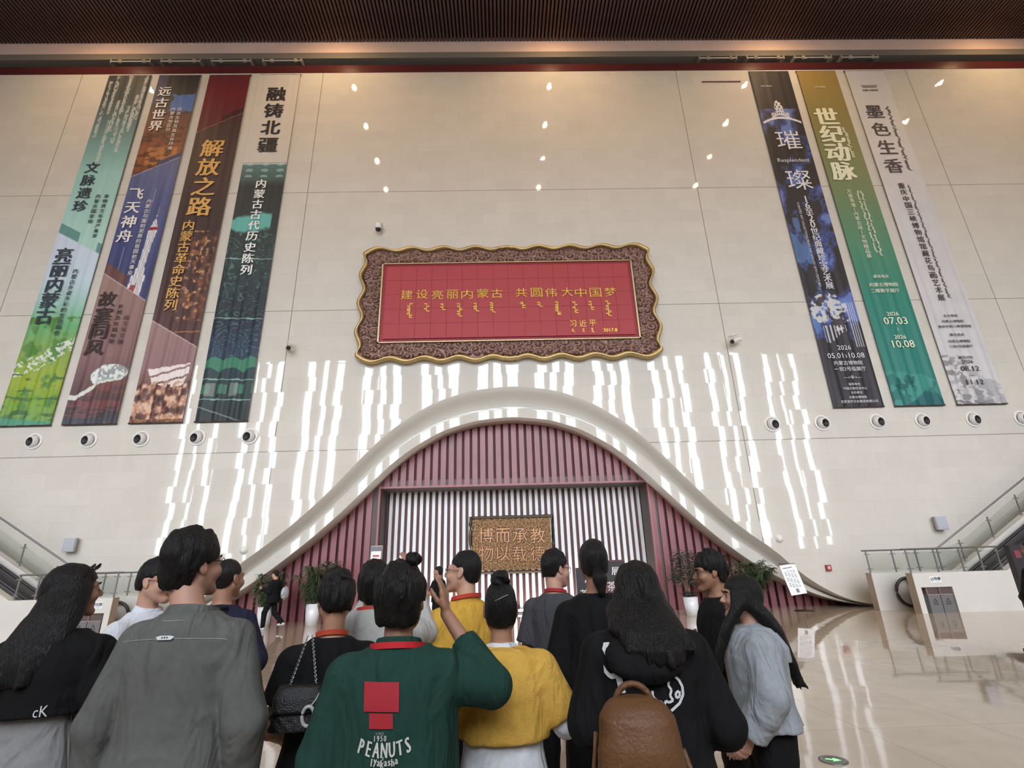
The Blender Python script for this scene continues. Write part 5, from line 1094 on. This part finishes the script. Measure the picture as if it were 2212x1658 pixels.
PRW = M('white_print', (214, 214, 214), .7)
SK = (166, 122, 98); SKL = (190, 146, 124); SKD = (150, 108, 84)
# ---- A: long black hair, black sweatshirt, far left
Y_ = 2.6; a = Person('woman with long black hair and sunglasses on her head in a black sweatshirt', where(56, 1450, Y_), 1.725, 6, yaw=-42, pitch=2, fem=True, build=1.12, skin_rgb=SK, hands=(None, None), arms=dict(R=(None, (.25, -.02, 1.13), (.12, .17, 1.0)), L=(None, (-.25, -.02, 1.13), (-.12, .17, 1.0))))
a.top(BLK, 'sweatshirt', .034, height_for(90, 1558, Y_-.18)/a.k, 2., .55, wr=.006, seed=1, flare=.03); a.trousers(cloth('pale_grey', (138, 137, 137)), 1.17, .008, 1.5); a.shoes(SHOEW); a.eyes(); a.hair('long', side=.014, back=.014, top=.012, nape=-.11, ear=-.06, fringe=.05, rough=.002)
hc = a.hc; a.mane([[(1.24, .105, .03, -.155, -.05), (1.32, .12, .045, -.13, -.045), (1.42, .125, .06, -.09, -.03), (1.52, .105, .075, -.045, -.008), (hc[2]+.02, .088, .085, -.02, 0), (hc[2]+.09, .06, .06, -.015, 0)]], rough=.003)
V, F = text_mesh('cK', .06); V *= [.75, 1, 1]; lx = a.local(at(97, 1534, Y_-.11)); a.on_back([(v[0]+lx.x, v[2], v[1]+lx.z) for v in V], F, PRW, 'sweatshirt_logo')
sg = MB(); gl = M('dark_lens', (24, 23, 24), .15, 0, .6)
for q in (-1, 1):
    P = [a.hw((q*(.036+.028*math.cos(t)), .062+.016*math.sin(t), .112+.014*math.sin(t)-.01*abs(math.cos(t)))) for t in np.linspace(0, 6.283, 15)[:-1]]; sg.add(P, [tuple(range(14))]); sg.tube(P, .003, 6, 0, True); sg.tube([a.hw((q*.064, .062, .106)), a.hw((q*.088, .02, .075)), a.hw((q*.09, -.045, .045))], .0035, 6)
sg.build('sunglasses', gl, a.o)
# ---- B: white shirt, glasses, facing right
Y_ = 3.4; a = Person('young man in a white shirt and dark blue tie with hand at his chin', where(318, 1345, Y_, 0), 1.75, -104, yaw=10, pitch=-4, skin_rgb=SKL, arms=dict(L=(None, (-.2, .10, 1.14), (-.03, .27, 1.36)), R=(None, (.2, .06, 1.12), (.1, .28, 1.1))), hands=('relax', dict(dir=(.15, .25, .9), palm=(.2, -.9, .1), curl=.75)))
a.top(WHITE, 'shirt', .022, .98, 2., .4, wr=.008, seed=2); a.collar(WHITE, -.01, .06, .088, .07); a.trousers(BLK); a.shoes(SHOEB); a.eyes(); a.hair(top=.028, side=.004, back=.006, nape=-.05, ear=.03, fringe=.06, rough=.006); a.glasses((34, 34, 38))
t_ = MB(); k = a.k; t_.box(-.03, .03, .165*k, .172*k, 1.12*k, 1.44*k); t_.build('tie', cloth('tie_blue', (34, 40, 92)), a.o)
# ---- C: grey overshirt, large in front
Y_ = 2.25; a = Person('tall man seen from behind in a grey green overshirt near the camera', where(366, 1376, Y_), 1.825, -2, yaw=-26, pitch=3, roll=0, build=1.02, head_off=(-.045, 0), skin_rgb=SKL, arms=dict(R=(None, (.262, -.03, 1.1), (.235, .03, .87)), L=(None, (-.262, -.03, 1.1), (-.275, .03, .87))))
G = cloth('grey_green', (104, 105, 101), 700, .4); a.top(G, 'overshirt', .028, .72, 2., .5, wr=.009, flare=.03, seed=3, cuff=.006); a.collar(G, -.03, .045, .105, .085); a.trousers(BLK); a.shoes(SHOEB); a.eyes(); a.glasses((30, 30, 32))
a.hair(top=.034, side=.016, back=.022, nape=-.085, ear=.004, fringe=.045, rough=.007, seed=4, low=.25)
yz = height_for(354, 1377, Y_-.15); tx0 = 0.0
lb = MB(); patch(lb, [(-.034, .004), (-.024, -.006), (.024, -.006), (.034, .004), (.018, .008), (-.018, .008)], 0, 5); [patch(lb, [(q, -.001), (q+.006, -.001), (q+.006, .004), (q, .004)], 1, 2, .001) for q in (-.012, -.003, .006)]
a.on_back([(v[0]+tx0, v[1], v[2]+yz) for v in lb.V], lb.F, [M('label_white', (208, 214, 212), .6), M('mark_dark', (44, 44, 46), .5)], 'yoke_label', .009, lb.mi)
st = MB(); n_ = 44
for i in range(n_):
    x0, x1 = -.2+.4*i/n_, -.2+.4*(i+1)/n_; f = lambda x: -.004-.35*x*x
    st.add([(x0, 0, f(x0)), (x1, 0, f(x1)), (x1, 0, f(x1)+.0022), (x0, 0, f(x0)+.0022)], [(0, 1, 2, 3)])
    if abs(x0) < .045: st.add([(x0, 0, .055), (x1, 0, .055), (x1, 0, .057), (x0, 0, .057)], [(0, 1, 2, 3)])
a.on_back([(v[0]+tx0, v[1], v[2]+yz) for v in st.V], st.F, M('stitch', (150, 154, 148), .8), 'yoke_seam', .003)
# ---- D: navy jacket, behind the grey overshirt
Y_ = 3.75; a = Person('short haired man in a navy jacket with a black shoulder strap', where(446, 1390, Y_), 1.752, -8, yaw=-12, pitch=0, skin_rgb=SK, hands=(None, None), arms=dict(R=(None, (.30, -.05, 1.14), (.15, .12, 1.05)), L=(None, (-.25, -.05, 1.12), (-.12, .15, 1.05))))
NV = cloth('navy', (34, 36, 56)); a.top(NV, 'jacket', .03, .92, 2., .6, wr=.009, seed=5); a.collar(NV, -.02, .03, .09, .075); a.trousers(BLK); a.shoes(SHOEB); a.hair(top=.012, side=.002, back=.004, nape=-.055, ear=.028, rough=.0025, seed=5, low=-.4, mat=HAIRB); a.eyes()
st = MB()
for i in range(16): z0, z1 = 1.05+.026*i, 1.05+.026*(i+1); x = lambda z: .06+.02*(z-1.05)/.4; st.add([(x(z0)-.03, 0, z0), (x(z0)+.03, 0, z0), (x(z1)+.03, 0, z1), (x(z1)-.03, 0, z1)], [(0, 1, 2, 3)])
a.on_back(st.V, st.F, BLK, 'shoulder_strap', .008)
# ---- E: walking person far left
Y_ = 17.3; a = Person('person in black walking left past the potted bamboo holding a phone', where(588, 1300, Y_, 0), 1.74, 82, pitch=-16, skin_rgb=SKL, coarse=1.25, arms=dict(L=(None, (-.22, .02, 1.12), (-.16, .27, 1.2)), R=(None, (.23, -.06, 1.12), (.22, .1, .98))), legs=dict(L=((-.09, -.01, .9), (-.1, .16, .52), (-.105, .16, .1)), R=((.09, -.01, .9), (.1, -.06, .5), (.105, -.36, .2))), hands=('relax', dict(dir=(.2, .9, .3), palm=(.3, 0, .9), curl=.8)))
a.top(BLK, 'hooded_top', .045, .8, 2., .8, wr=.008); a.trousers(BLK, wide=1.3); a.shoes(SHOEW); a.hair(rough=.006, top=.018, side=.012, back=.014); a.lanyard((190, 60, 50)); a.eyes()
w = a.world((-.14, .36, 1.22)); t = thing('phone', 'phone with a pale screen held by the walking person in black', 'phone', w, a.hd); MB().box(-.036, .036, -.075, .075, -.004, .004).build('case', M('phone_dark', (40, 40, 42), .3), t); MB().box(-.032, .032, -.07, .07, .004, .005).build('screen', M('phone_tan', (180, 150, 100), .3, emit=((200, 165, 110), .5)), t)
w = a.world((.1, -.33, 1.06)); t = thing('satchel', 'grey and white quilted bag worn behind the walking person', 'bag', w, a.hd); V = Vol(v3(-.24, -.16, -.26), v3(.24, .16, .26), .013); ell(V, (0, 0, 0), (.17, .09, .19), .02); V.put(lambda X, Y, Z: .01*np.sin(X*60+Z*40)*np.sin(Z*60), (-1, -1, -1), (1, 1, 1), 1, '+'); mesh('bag_body', *V.mesh(), cloth('bag_pale', (176, 176, 180)), t, True)
MB().tube([(-.05, .0, .17), (-.05, .12, .3), (0, .25, .33), (0, .3, .2)], .018).build('strap', BLK, t)
# ---- F: black T-shirt, hair pinned up, chain bag
Y_ = 2.62; a = Person('woman in a black T-shirt with pinned up hair and a chain bag', where(692, 1420, Y_), 1.645, 16, yaw=14, pitch=-12, fem=True, build=1.05, skin_rgb=SK, arms=dict(L=(None, (-.245, -.03, 1.1), (-.2, .15, 1.02)), R=(None, (.22, .0, 1.1), (.15, .15, 1.05))), hands=(None, 'relax'))
a.top(BLK, 'tshirt', .022, .93, .62, .45, wr=.007, seed=6, sl=1.5); a.trousers(BLK2, 1.02, .008, 1.5); a.shoes(SHOEB); a.eyes(); a.hair(top=.03, side=.012, back=.024, nape=-.065, ear=.02, rough=.009, seed=6, low=.1); a.bun((.005, -.075, .085), .055, seed=3); a.lanyard((186, 70, 44), r=.075, up=.012)
V = a.vol(.009, lo=(-9, -9, .9), hi=(9, 9, 1.1)); loft(V, a.T, .016, .01, zclip=(.985*a.k, 1.015*a.k)); a.part('belt', *V.mesh(), M('belt_silver', (120, 116, 112), .35, .6))
BS = .74
bg = thing('handbag', 'black quilted handbag with silver chain hanging beside the black T-shirt woman', 'bag', tuple(at(646, 1528, Y_-.22)), math.radians(8)); bg.scale = (BS, BS, BS)
V = Vol(v3(-.19, -.11, -.16), v3(.19, .11, .16), .009); loft(V, [(-.10, .145, .07, 0), (-.02, .14, .062, 0), (.08, .115, .04, 0), (.1, .1, .03, 0)], 0, .02, 3.); V.put(lambda X, Y, Z: .007*np.abs(np.sin((X+Z)*55))*np.abs(np.sin((X-Z)*55))-.004+.006*n3(X, Y, Z, 20), (-1, -1, -1), (1, 1, 1), 1, '+'); BAGM = M('black_leather', (24, 23, 24), .38, 0, .4, bump=(120, .5)); mesh('bag_body', *V.mesh(), BAGM, bg, True)
V = Vol(v3(-.19, -.13, -.1), v3(.19, .06, .16), .009); loft(V, [(-.01, .12, .02, -.07), (.06, .13, .03, -.05), (.105, .115, .05, -.01), (.118, .1, .04, 0)], 0, .02, 3.); mesh('flap', *V.mesh(), BAGM, bg, True)
ch = MB()
top_ = bg.matrix_world; sh = (Vector(at(676, 1372, Y_-.14))-Vector(bg.location))/BS
for P0, P1 in ((Vector((-.06, -.02, .1)), sh+Vector((-.012, 0, 0))), (Vector((.085, -.02, .1)), sh+Vector((.012, 0, 0)))):
    n_ = 26
    for i in range(n_):
        c = P0.lerp(P1, (i+.5)/n_); d = (P1-P0).normalized(); s_ = d.cross(Vector((0, 1, 0))).normalized() if i % 2 else Vector((0, 1, 0)); ch.tube([c+d*.0085*math.cos(t)+s_*.0048*math.sin(t) for t in np.linspace(0, 6.283, 9)[:-1]], .0019, 5, 0, True)
ch.build('chain', M('silver_chain', (150, 146, 142), .3, .9), bg)
lp = MB(); lp.tube([(.07+.03*math.cos(t), -.105, -.02+.045*math.sin(t)) for t in np.linspace(0, 6.283, 21)[:-1]], .009, 8, 0, True); lp.build('ring_charm', M('charm_pale', (170, 168, 168), .4), bg); lp = MB(); lp.tube([(.075, -.1, .02), (.1, -.09, .05), (.11, -.06, .075)], .004, 6); lp.build('charm_strap', M('charm_pale'), bg)
# ---- G: pale jacket, filming with a phone
Y_ = 3.0; a = Person('person in a pale hooded jacket filming with a raised phone', where(786, 1390, Y_), 1.705, 2, yaw=4, pitch=8, fem=True, skin_rgb=SK, arms=dict(R=(None, (.29, .2, 1.36), (.15, .40, 1.69)), L=(None, (-.2, .2, 1.3), (-.02, .37, 1.64))), hands=(dict(dir=(-.25, .25, .95), palm=(-.5, .8, 0), curl=.55), dict(dir=(.3, .2, .9), palm=(.5, .8, 0), curl=.6)))
PJ = cloth('pale_jacket', (190, 190, 184), 500, .5); a.top(PJ, 'jacket', .034, .98, 2., .7, wr=.011, seed=7); a.trousers(DENIM); a.shoes(SHOEW); a.hair(top=.02, side=.014, back=.02, nape=-.09, ear=.0, rough=.007, seed=7, low=.6); a.eyes(); a.lanyard((190, 50, 48), r=.082, up=.03)
k = a.k; V = Vol(v3(-.2, -.24, 1.2), v3(.2, .1, 1.6), .009); loft(V, [(1.27*k, .08, .03, -.14), (1.33*k, .135, .045, -.13), (1.42*k, .145, .06, -.105), (1.475*k, .115, .065, -.075), (1.50*k, .09, .06, -.06)], 0, .03, 2.3); V.put(lambda X, Y, Z: n3(X, Y, Z, 13, 9)*.028-.004, (-9, -9, -9), (9, 9, 9), 1, '+'); a.part('hood', *V.mesh(), PJ)
w = at(812, 1205, a.world((0, .42, 0)).y); t = thing('smartphone', 'smartphone in a pale pink case held up to film the hall', 'phone', w, 0); t.rotation_euler = (math.radians(-12), 0, 0)
V = Vol(v3(-.06, -.02, -.1), v3(.06, .02, .1), .004); loft(V, [(-.078, .039, .006, 0), (.078, .039, .006, 0)], 0, .004, 5.); mesh('case', *V.mesh(), M('phone_pink', (196, 160, 160), .4), t, True)
MB().box(-.0345, .0345, -.008, -.0065, -.07, .07).build('bezel', M('phone_black', (20, 20, 22), .2), t); MB().box(-.031, .031, -.0092, -.008, -.05, .04).build('screen', M('phone_white', (190, 188, 186), .2, emit=((205, 198, 192), .8)), t); MB().box(-.02, .022, -.0105, -.0092, .004, .018).build('screen_image', M('phone_red', (150, 46, 50), .3, emit=((170, 50, 52), .6)), t)
lp = MB(); lp.tube([(.024*math.cos(q), -.012-.03*abs(math.sin(q)), -.055+.012*math.sin(q)) for q in np.linspace(0, 6.283, 17)[:-1]], .003, 6, 0, True); lp.build('finger_ring', M('phone_black'), t)
# ---- H: green jacket with print
Y_ = 2.15; a = Person('person in a dark green printed jacket with a red lanyard and one raised arm', where(844, 1450, Y_), 1.66, 0, yaw=-6, pitch=4, build=1.12, hs=1.06, skin_rgb=SK, arms=dict(R=(None, (.335, .06, 1.30), (.15, .20, 1.56)), L=(None, (-.245, -.02, 1.10), (-.14, .16, 1.12))), hands=(dict(dir=(-.15, .1, .95), palm=(-.8, .2, 0), curl=.25), None))
GR = cloth('dark_green', (34, 66, 57), 500, .3); a.top(GR, 'jacket', .036, .80, 1.62, .85, wr=.010, seed=8, flare=.04); a.collar(GR, -.04, .06, .1, .086); a.trousers(DENIM); a.shoes(SHOEW); a.hair(top=.026, side=.018, back=.022, nape=-.072, ear=.0, fringe=.05, rough=.008, seed=8, low=.55); a.eyes(); a.lanyard((200, 40, 48), r=.108, up=.0)
a.bun((.045, -.01, .148), .03, name='topknot', seed=5); k = a.k
cr = MB()
for i in range(9): q = .2+i*.42; cr.tube([a.hw((.016+.022*math.cos(q), -.135, .02+.03*math.sin(q))), a.hw((.016+.033*math.cos(q+.2), -.133, .02+.043*math.sin(q+.2)))], .0016, 4)
cr.build('crown_whorl', M('scalp', (120, 100, 88), .6), a.o)
def bx(px, py): q = a.local(at(px, py, Y_-.17)); return (q.x, q.z)
red, drk, wh = M('print_red', (168, 34, 46), .7), M('mark_dark'), M('print_offwhite', (206, 204, 196), .7)
pm = MB(); patch(pm, [bx(785, 1473), bx(862, 1473), bx(862, 1537), bx(785, 1537)][::-1]); patch(pm, [bx(797, 1540), bx(849, 1540), bx(849, 1574), bx(797, 1574)][::-1], 0, 8)
a.on_back([(v[0], 0, v[2]) for v in pm.V], pm.F, red, 'red_patch', .005)
tx = MB()
def arc_text(body, px0, px1, py, size, rise, m=0, bold=.0, sx=.55):
    xs0, zc = bx(px0, py); xs1, _ = bx(px1, py); n = len(body); sc = (xs1-xs0)/max(1, n-1)
    for i, chh in enumerate(body):
        V, F = glyph(chh)
        if not len(V): continue
        u = (i-(n-1)/2)/((n-1)/2 or 1); an = rise*u*1.0
        for b_ in ((0,) if not bold else (-bold, 0, bold)): tx.add([(xs0+sc*i+((v[0]+b_)*sx*math.cos(an)-v[1]*math.sin(an))*size, b_*.03, zc+rise*.045*u*u+((v[0]+b_)*math.sin(an)+v[1]*math.cos(an))*size) for v in V], F, m)
arc_text('SINCE', 813, 828, 1584, .011, 0); arc_text('1950', 809, 832, 1595, .024, .0, 0, .03, .7); arc_text('PEANUTS', 779, 880, 1622, .062, .25, 0, .05, .5); arc_text('*', 827, 827, 1638, .03, 0); arc_text('lyakasha', 802, 856, 1650, .03, .1, 0, .04, .75)
a.on_back([(v[0], 0, v[2]) for v in tx.V], tx.F, wh, 'back_lettering', .006)
# ---- I: mustard jacket, profile left
Y_ = 3.4; a = Person('man with glasses in a mustard zip jacket and red lanyard looking left', where(998, 1360, Y_), 1.752, 38, yaw=36, pitch=3, skin_rgb=SKL, hands=(None, None), arms=dict(R=(None, (.25, -.02, 1.1), (.14, .15, 1.05)), L=(None, (-.24, .0, 1.1), (-.1, .16, 1.1))))
MU = cloth('mustard', (204, 160, 66), 500, .3); a.top(MU, 'jacket', .032, .9, 2., .7, wr=.010, seed=9); a.collar(MU, -.03, .065, .1, .082); a.trousers(BLK); a.shoes(SHOEB); a.eyes(); a.glasses((70, 60, 60)); a.hair(top=.016, side=.0, back=.003, nape=-.055, ear=.03, rough=.004, seed=9, low=-.3, fringe=.062); a.lanyard((190, 40, 44), r=.097, up=.02)
# ---- J: man in black far off by the stripes
Y_ = 13.2; a = Person('man in a black polo shirt standing far off before the striped wall', where(946, 1290, Y_, 0), 1.70, 62, yaw=20, pitch=4, skin_rgb=SK, coarse=1.2, arms=dict(L=(None, (-.22, .05, 1.12), (-.2, .28, 1.12)), R=(None, (.24, -.02, 1.1), (.23, .16, .95))), hands=('relax', dict(curl=.9, palm=(1, 0, 0))))
a.top(BLK, 'polo_shirt', .022, .93, .75, .5, wr=.006, sl=1.4); a.trousers(BLK); a.shoes(SHOEB); a.hair(); a.eyes()
# ---- K: mustard sweater with a bun
Y_ = 2.5; a = Person('woman with a high bun in a mustard sweater over a white shirt', where(1084, 1480, Y_), 1.585, 0, yaw=2, pitch=-6, fem=True, build=1.14, skin_rgb=SK, arms=dict(R=(None, (.28, -.02, 1.15), (.13, .2, 1.2)), L=(None, (-.28, -.02, 1.15), (-.13, .2, 1.2))), hands=(None, None))
a.top(WHITE, 'shirt', .012, .78, 1.04, .65, wr=.002, seed=10, sl=2.2); MY = cloth('mustard_knit', (222, 176, 82), 260, .6); a.top(MY, 'sweater', .040, height_for(1096, 1612, Y_-.16)/a.k, .88, .65, wr=.008, seed=11, sl=1.05); a.collar(WHITE, -.03, .05, .098, .066); a.trousers(BLK2); a.shoes(SHOEW); a.eyes()
a.hair(top=.014, side=.006, back=.012, nape=-.078, ear=.016, rough=.004, seed=10, low=.3); a.bun((.0, -.055, .135), .043, seed=8); c = MB(); c.tube([a.hw((-.03, -.126, .035)), a.hw((0, -.134, .047)), a.hw((.032, -.122, .06))], .0022, 6); c.build('hair_clip', M('silver_chain'), a.o)
# ---- L: dark grey T-shirt, glasses
Y_ = 4.0; a = Person('man in a dark grey T-shirt with red lanyard looking right', where(1210, 1350, Y_), 1.75, -22, yaw=-38, pitch=-6, skin_rgb=SKL, arms=dict(L=(None, (-.235, -.03, 1.1), (-.2, .14, .92))))
a.top(cloth('dark_grey', (72, 72, 76)), 'tshirt', .024, .9, .85, .6, wr=.008, seed=12, sl=1.3); a.collar(MATS['cloth_dark_grey'], -.02, .03, .08, .07); a.trousers(BLK); a.shoes(SHOEB); a.eyes(); a.glasses((40, 38, 40)); a.hair(top=.022, side=.008, back=.01, nape=-.06, ear=.02, rough=.006, seed=12); a.lanyard((170, 44, 52), r=.08, up=.012)
# ---- M: tall, black, low ponytail
Y_ = 3.15; a = Person('tall woman in loose black clothes with a low ponytail', where(1304, 1380, Y_), 1.79, -4, yaw=4, pitch=-2, fem=True, build=1.02, skin_rgb=SK, hands=(None, None), arms=dict(L=(None, (-.25, -.02, 1.1), (-.16, .15, 1.05)), R=(None, (.24, -.02, 1.1), (.14, .15, 1.05))))
a.top(BLK, 'loose_top', .034, .6, 2., 1., wr=.010, seed=13, flare=.02); a.collar(BLK, -.03, .02, .09, .075); a.trousers(BLK); a.shoes(SHOEB); a.eyes(); a.hair(top=.014, side=.008, back=.016, nape=-.075, ear=.008, rough=.003, seed=13, low=.5)
V = Vol(a.hc-v3(.1, .3, .32), a.hc+v3(.12, 0, .05), .006); P = [a.hw((.0, -.105, -.045)), a.hw((.008, -.135, -.09)), a.hw((.012, -.145, -.16))]; cap(V, P[0], P[1], .026, .038, .02); cap(V, P[1], P[2], .038, .022, .02); V.put(lambda X, Y, Z: n3(X, Y, Z*.3, 60, 3)*.014, (-9, -9, -9), (9, 9, 9), 1, '+'); a.part('ponytail', *V.mesh(), HAIR)
# ---- N: black hoodie, long wavy hair, brown backpack
Y_ = 2.2; a = Person('woman with long wavy black hair in a black printed hoodie', where(1418, 1450, Y_), 1.71, -10, yaw=6, pitch=-20, fem=True, build=1.08, lean=.04, head_off=(0, .045, -.06), skin_rgb=SK, hands=(None, None), arms=dict(R=(None, (.26, -.02, 1.12), (.14, .17, 1.05)), L=(None, (-.245, -.02, 1.12), (-.14, .17, 1.05))))
a.top(BLK2, 'hoodie', .036, .78, 2., .65, wr=.010, seed=14); a.trousers(BLK); a.shoes(SHOEW); a.eyes(); a.hair('long', side=.018, back=.02, top=.016, nape=-.11, ear=-.06, fringe=.05, rough=.006, seed=14)
hc = a.hc; a.mane([[(1.31, .11, .045, -.15, .05), (1.36, .135, .065, -.13, .04), (1.42, .14, .085, -.07, .015), (1.48, .125, .1, .0, 0), (hc[2]+.0, .102, .1, hc[1]-.03, 0), (hc[2]+.075, .07, .075, hc[1]-.02, 0)]], rough=.006, curl=.013, seed=5)
V = Vol(v3(-.3, -.36, 1.0), v3(.3, .1, 1.5), .011); k = a.k; loft(V, [(1.28*k, .06, .03, -.14), (1.32*k, .125, .05, -.135), (1.38*k, .15, .06, -.11), (1.43*k, .13, .06, -.07)], 0, .03, 2.2); V.put(lambda X, Y, Z: n3(X, Y, Z, 11, 4)*.03, (-9, -9, -9), (9, 9, 9), 1, '+'); a.part('hood', *V.mesh(), BLK2)
pr = MB(); xS, zS = (lambda q: (q.x, q.z))(a.local(at(1318, 1440, Y_-.17))); V, F = text_mesh('S', .15, .008); pr.add([(xS+v[0]*.8-v[1]*.0, 0, zS+v[1]*1.1-.25*v[0]) for v in V], F)
a.on_back(pr.V, pr.F, PRW, 'hoodie_letter', .007); pr = MB()
def ln(pts, w):
    Q = [(lambda q: (q.x, q.z))(a.local(at(p[0], p[1], Y_-.17))) for p in pts]
    for (x0, z0), (x1, z1) in zip(Q, Q[1:]):
        d = Vector((x1-x0, z1-z0)); L_ = d.length or 1; nx, nz = -d.y/L_*w, d.x/L_*w; pr.add([(x0-nx, 0, z0-nz), (x1-nx, 0, z1-nz), (x1+nx, 0, z1+nz), (x0+nx, 0, z0+nz)], [(0, 1, 2, 3)])
ln([(1334, 1452), (1340, 1478), (1347, 1505)], .011); a.on_back(pr.V, pr.F, PRW, 'hoodie_letter', .007); pr = MB(); ln([(1457, 1461), (1468, 1470), (1476, 1485), (1478, 1503), (1470, 1522), (1452, 1538)], .0045); ln([(1446, 1473), (1445, 1482), (1452, 1492), (1449, 1505), (1456, 1515), (1447, 1520), (1440, 1516), (1436, 1530)], .004); ln([(1411, 1495), (1412, 1508), (1420, 1515), (1432, 1520), (1437, 1530)], .004); ln([(1468, 1494), (1461, 1500), (1463, 1510), (1470, 1507), (1470, 1495)], .004)
a.on_back(pr.V, pr.F, PRW, 'hoodie_drawing', .007)
q = at(1374, 1560, Y_-.34); bp = thing('backpack', 'brown leather backpack worn over the black hoodie', 'backpack', (q.x, q.y, at(1378, 1560, Y_-.34).z), math.radians(-10)); bp.location.z -= .035; LE = M('brown_leather', (104, 70, 42), .5, 0, .4, var=(5, .14), bump=(90, .35))
V = Vol(v3(-.24, -.16, -.5), v3(.24, .16, .3), .0095); loft(V, [(-.42, .155, .07, 0), (-.2, .148, .085, 0), (-.03, .132, .08, 0), (.05, .118, .07, .01), (.085, .09, .05, .02), (.1, .055, .03, .03)], 0, .03, 2.8); V.put(lambda X, Y, Z: n3(X, Y, Z*.4, 12, 3)*.02+n3(X, Y, Z, 30, 6)*.008, (-9, -9, -9), (9, 9, 9), 1, '+'); mesh('pack_body', *V.mesh(), LE, bp, True)
h = MB(); h.tube([(-.05, .03, .06)]+[(-.058*math.cos(t), .04, .075+.06*math.sin(t)) for t in np.linspace(0, math.pi, 11)]+[(.05, .03, .06)], .0105, 8); h.build('handle', LE, bp, True)
h = MB(); h.tube([(-.128, .03, .0), (-.142, .05, -.1), (-.145, .03, -.2)], .008, 8); h.build('side_strap', LE, bp, True); h = MB(); h.tube([(.135, .02, -.04), (.165, .03, -.14), (.178, .02, -.25)], .010, 8); h.build('shoulder_strap', LE, bp, True)
h = MB(); h.tube([(.172+.012*math.cos(t), .0, -.17+.018*math.sin(t)) for t in np.linspace(0, 6.283, 11)[:-1]], .003, 6, 0, True); h.tube([(.176+.012*math.cos(t), .0, -.215+.024*math.sin(t)) for t in np.linspace(0, 6.283, 11)[:-1]], .003, 6, 0, True); h.build('buckle', M('silver_chain'), bp)
# ---- O: man in black, arms crossed, profile left
Y_ = 3.7; a = Person('man with glasses in black with crossed arms facing left', where(1550, 1330, Y_, 0), 1.70, 72, yaw=16, pitch=-6, skin_rgb=SKD, arms=dict(L=(None, (-.22, .06, 1.12), (.1, .2, 1.16)), R=(None, (.23, .05, 1.12), (-.08, .22, 1.13))), hands=(None, dict(dir=(.9, -.1, .25), palm=(0, -1, 0), curl=.5)))
a.top(BLK, 'shirt', .03, .85, 2., .7, wr=.009, seed=15); a.collar(BLK, -.02, .035, .09, .078); a.trousers(BLK, wide=1.25); a.shoes(SHOEB); a.eyes(); a.glasses((60, 56, 56)); a.hair(top=.034, side=.018, back=.018, nape=-.07, ear=.015, fringe=.04, rough=.011, seed=15)
# ---- P: girl in pale grey jacket, profile left, long straight hair
Y_ = 3.05; a = Person('girl with long straight black hair in a pale grey jacket facing left', where(1634, 1440, Y_, 0), 1.57, 78, yaw=6, pitch=2, fem=True, build=1.06, lean=.02, skin_rgb=SKL, arms=dict(L=(None, (-.24, -.01, 1.15), (-.2, .13, .935)), R=(None, (.24, -.02, 1.08), (.2, .12, .85))), hands=('relax', 'relax'))
PG = cloth('pale_grey_jacket', (160, 166, 170), 500, .3); a.top(PG, 'jacket', .05, height_for(1650, 1572, Y_-.1)/a.k, 2., .7, wr=.010, seed=16, cuff=.012); a.trousers(BLK, 1.04, .01, 1.9); a.shoes(SHOEW); a.eyes(); a.hair('long', side=.012, back=.014, top=.012, nape=-.1, ear=-.07, fringe=.045, rough=.0025, seed=16)
hc = a.hc; k = a.k; a.mane([[(1.02, .05, .03, -.2, .0), (1.15, .08, .035, -.165, .0), (1.3, .1, .045, -.115, .0), (1.38, .098, .06, -.06, 0), (hc[2]-.04, .09, .08, hc[1]-.03, 0), (hc[2]+.07, .065, .075, hc[1]-.02, 0)], [(1.1, .008, .012, .2, -.085), (1.2, .018, .026, .185, -.085), (1.32, .024, .034, .13, -.085), (1.42, .026, .042, .055, -.075), (hc[2]+.05, .022, .05, hc[1]+.01, -.06)]], rough=.003, seed=6)
V = Vol(v3(-.2, -.26, 1.1), v3(.2, .1, 1.45), .01); loft(V, [(1.28*k, .10, .03, -.145), (1.36*k, .125, .05, -.12), (1.44*k, .11, .055, -.08)], 0, .03, 2.2); a.part('hood', *V.mesh(), PG)
w = a.local(at(1605, 1632, Y_)); b = MB(); wr_ = a.arms['L'][2]; el = a.arms['L'][1]; d_ = (wr_-el)/np.linalg.norm(wr_-el); b.tube([wr_-d_*.045, wr_-d_*.02], .05, 16); b.build('cuff_tab', BLK, a.o)
w = at(1683, 1460, Y_-.02); t = thing('lanyard_keyring', 'orange strap with black tag hanging at the back of the pale grey jacket', 'lanyard', tuple(at(1680, 1450, Y_)), 0); l = MB(); kx = lambda px, py: Vector(at(px, py, Y_))-Vector(t.location)
l.tube([kx(1671, 1448), kx(1676, 1478), kx(1686, 1502), kx(1685, 1470), kx(1673, 1446)], .006, 6); l.build('strap', M('orange_strap', (190, 74, 52), .5), t); l = MB(); l.tube([kx(1686, 1502), kx(1691, 1525), kx(1694, 1536)], .005, 6); l.build('clip', M('clip_dark', (46, 44, 46), .4, .5), t); l = MB(); l.tube([kx(1695, 1535), kx(1697, 1546)], .013, 8); l.build('orange_bead', M('orange_strap'), t); l = MB(); l.tube([kx(1697, 1546), kx(1700, 1568)], .018, 8); l.build('tag', BLK, t)
# ---- Q: edge of the frame
Y_ = 6.4; a = Person('person in black cut off by the right edge of the picture', where(2303, 1310, Y_), 1.80, 10, skin_rgb=SK, build=1.05, arms=dict(L=(None, (-.32, -.03, 1.12), (-.16, .15, 1.1))), hands=('relax', None)); a.top(BLK, 'jacket', .035, .8, 2., .7, seed=17); a.trousers(BLK); a.shoes(SHOEB); a.hair(); a.eyes()
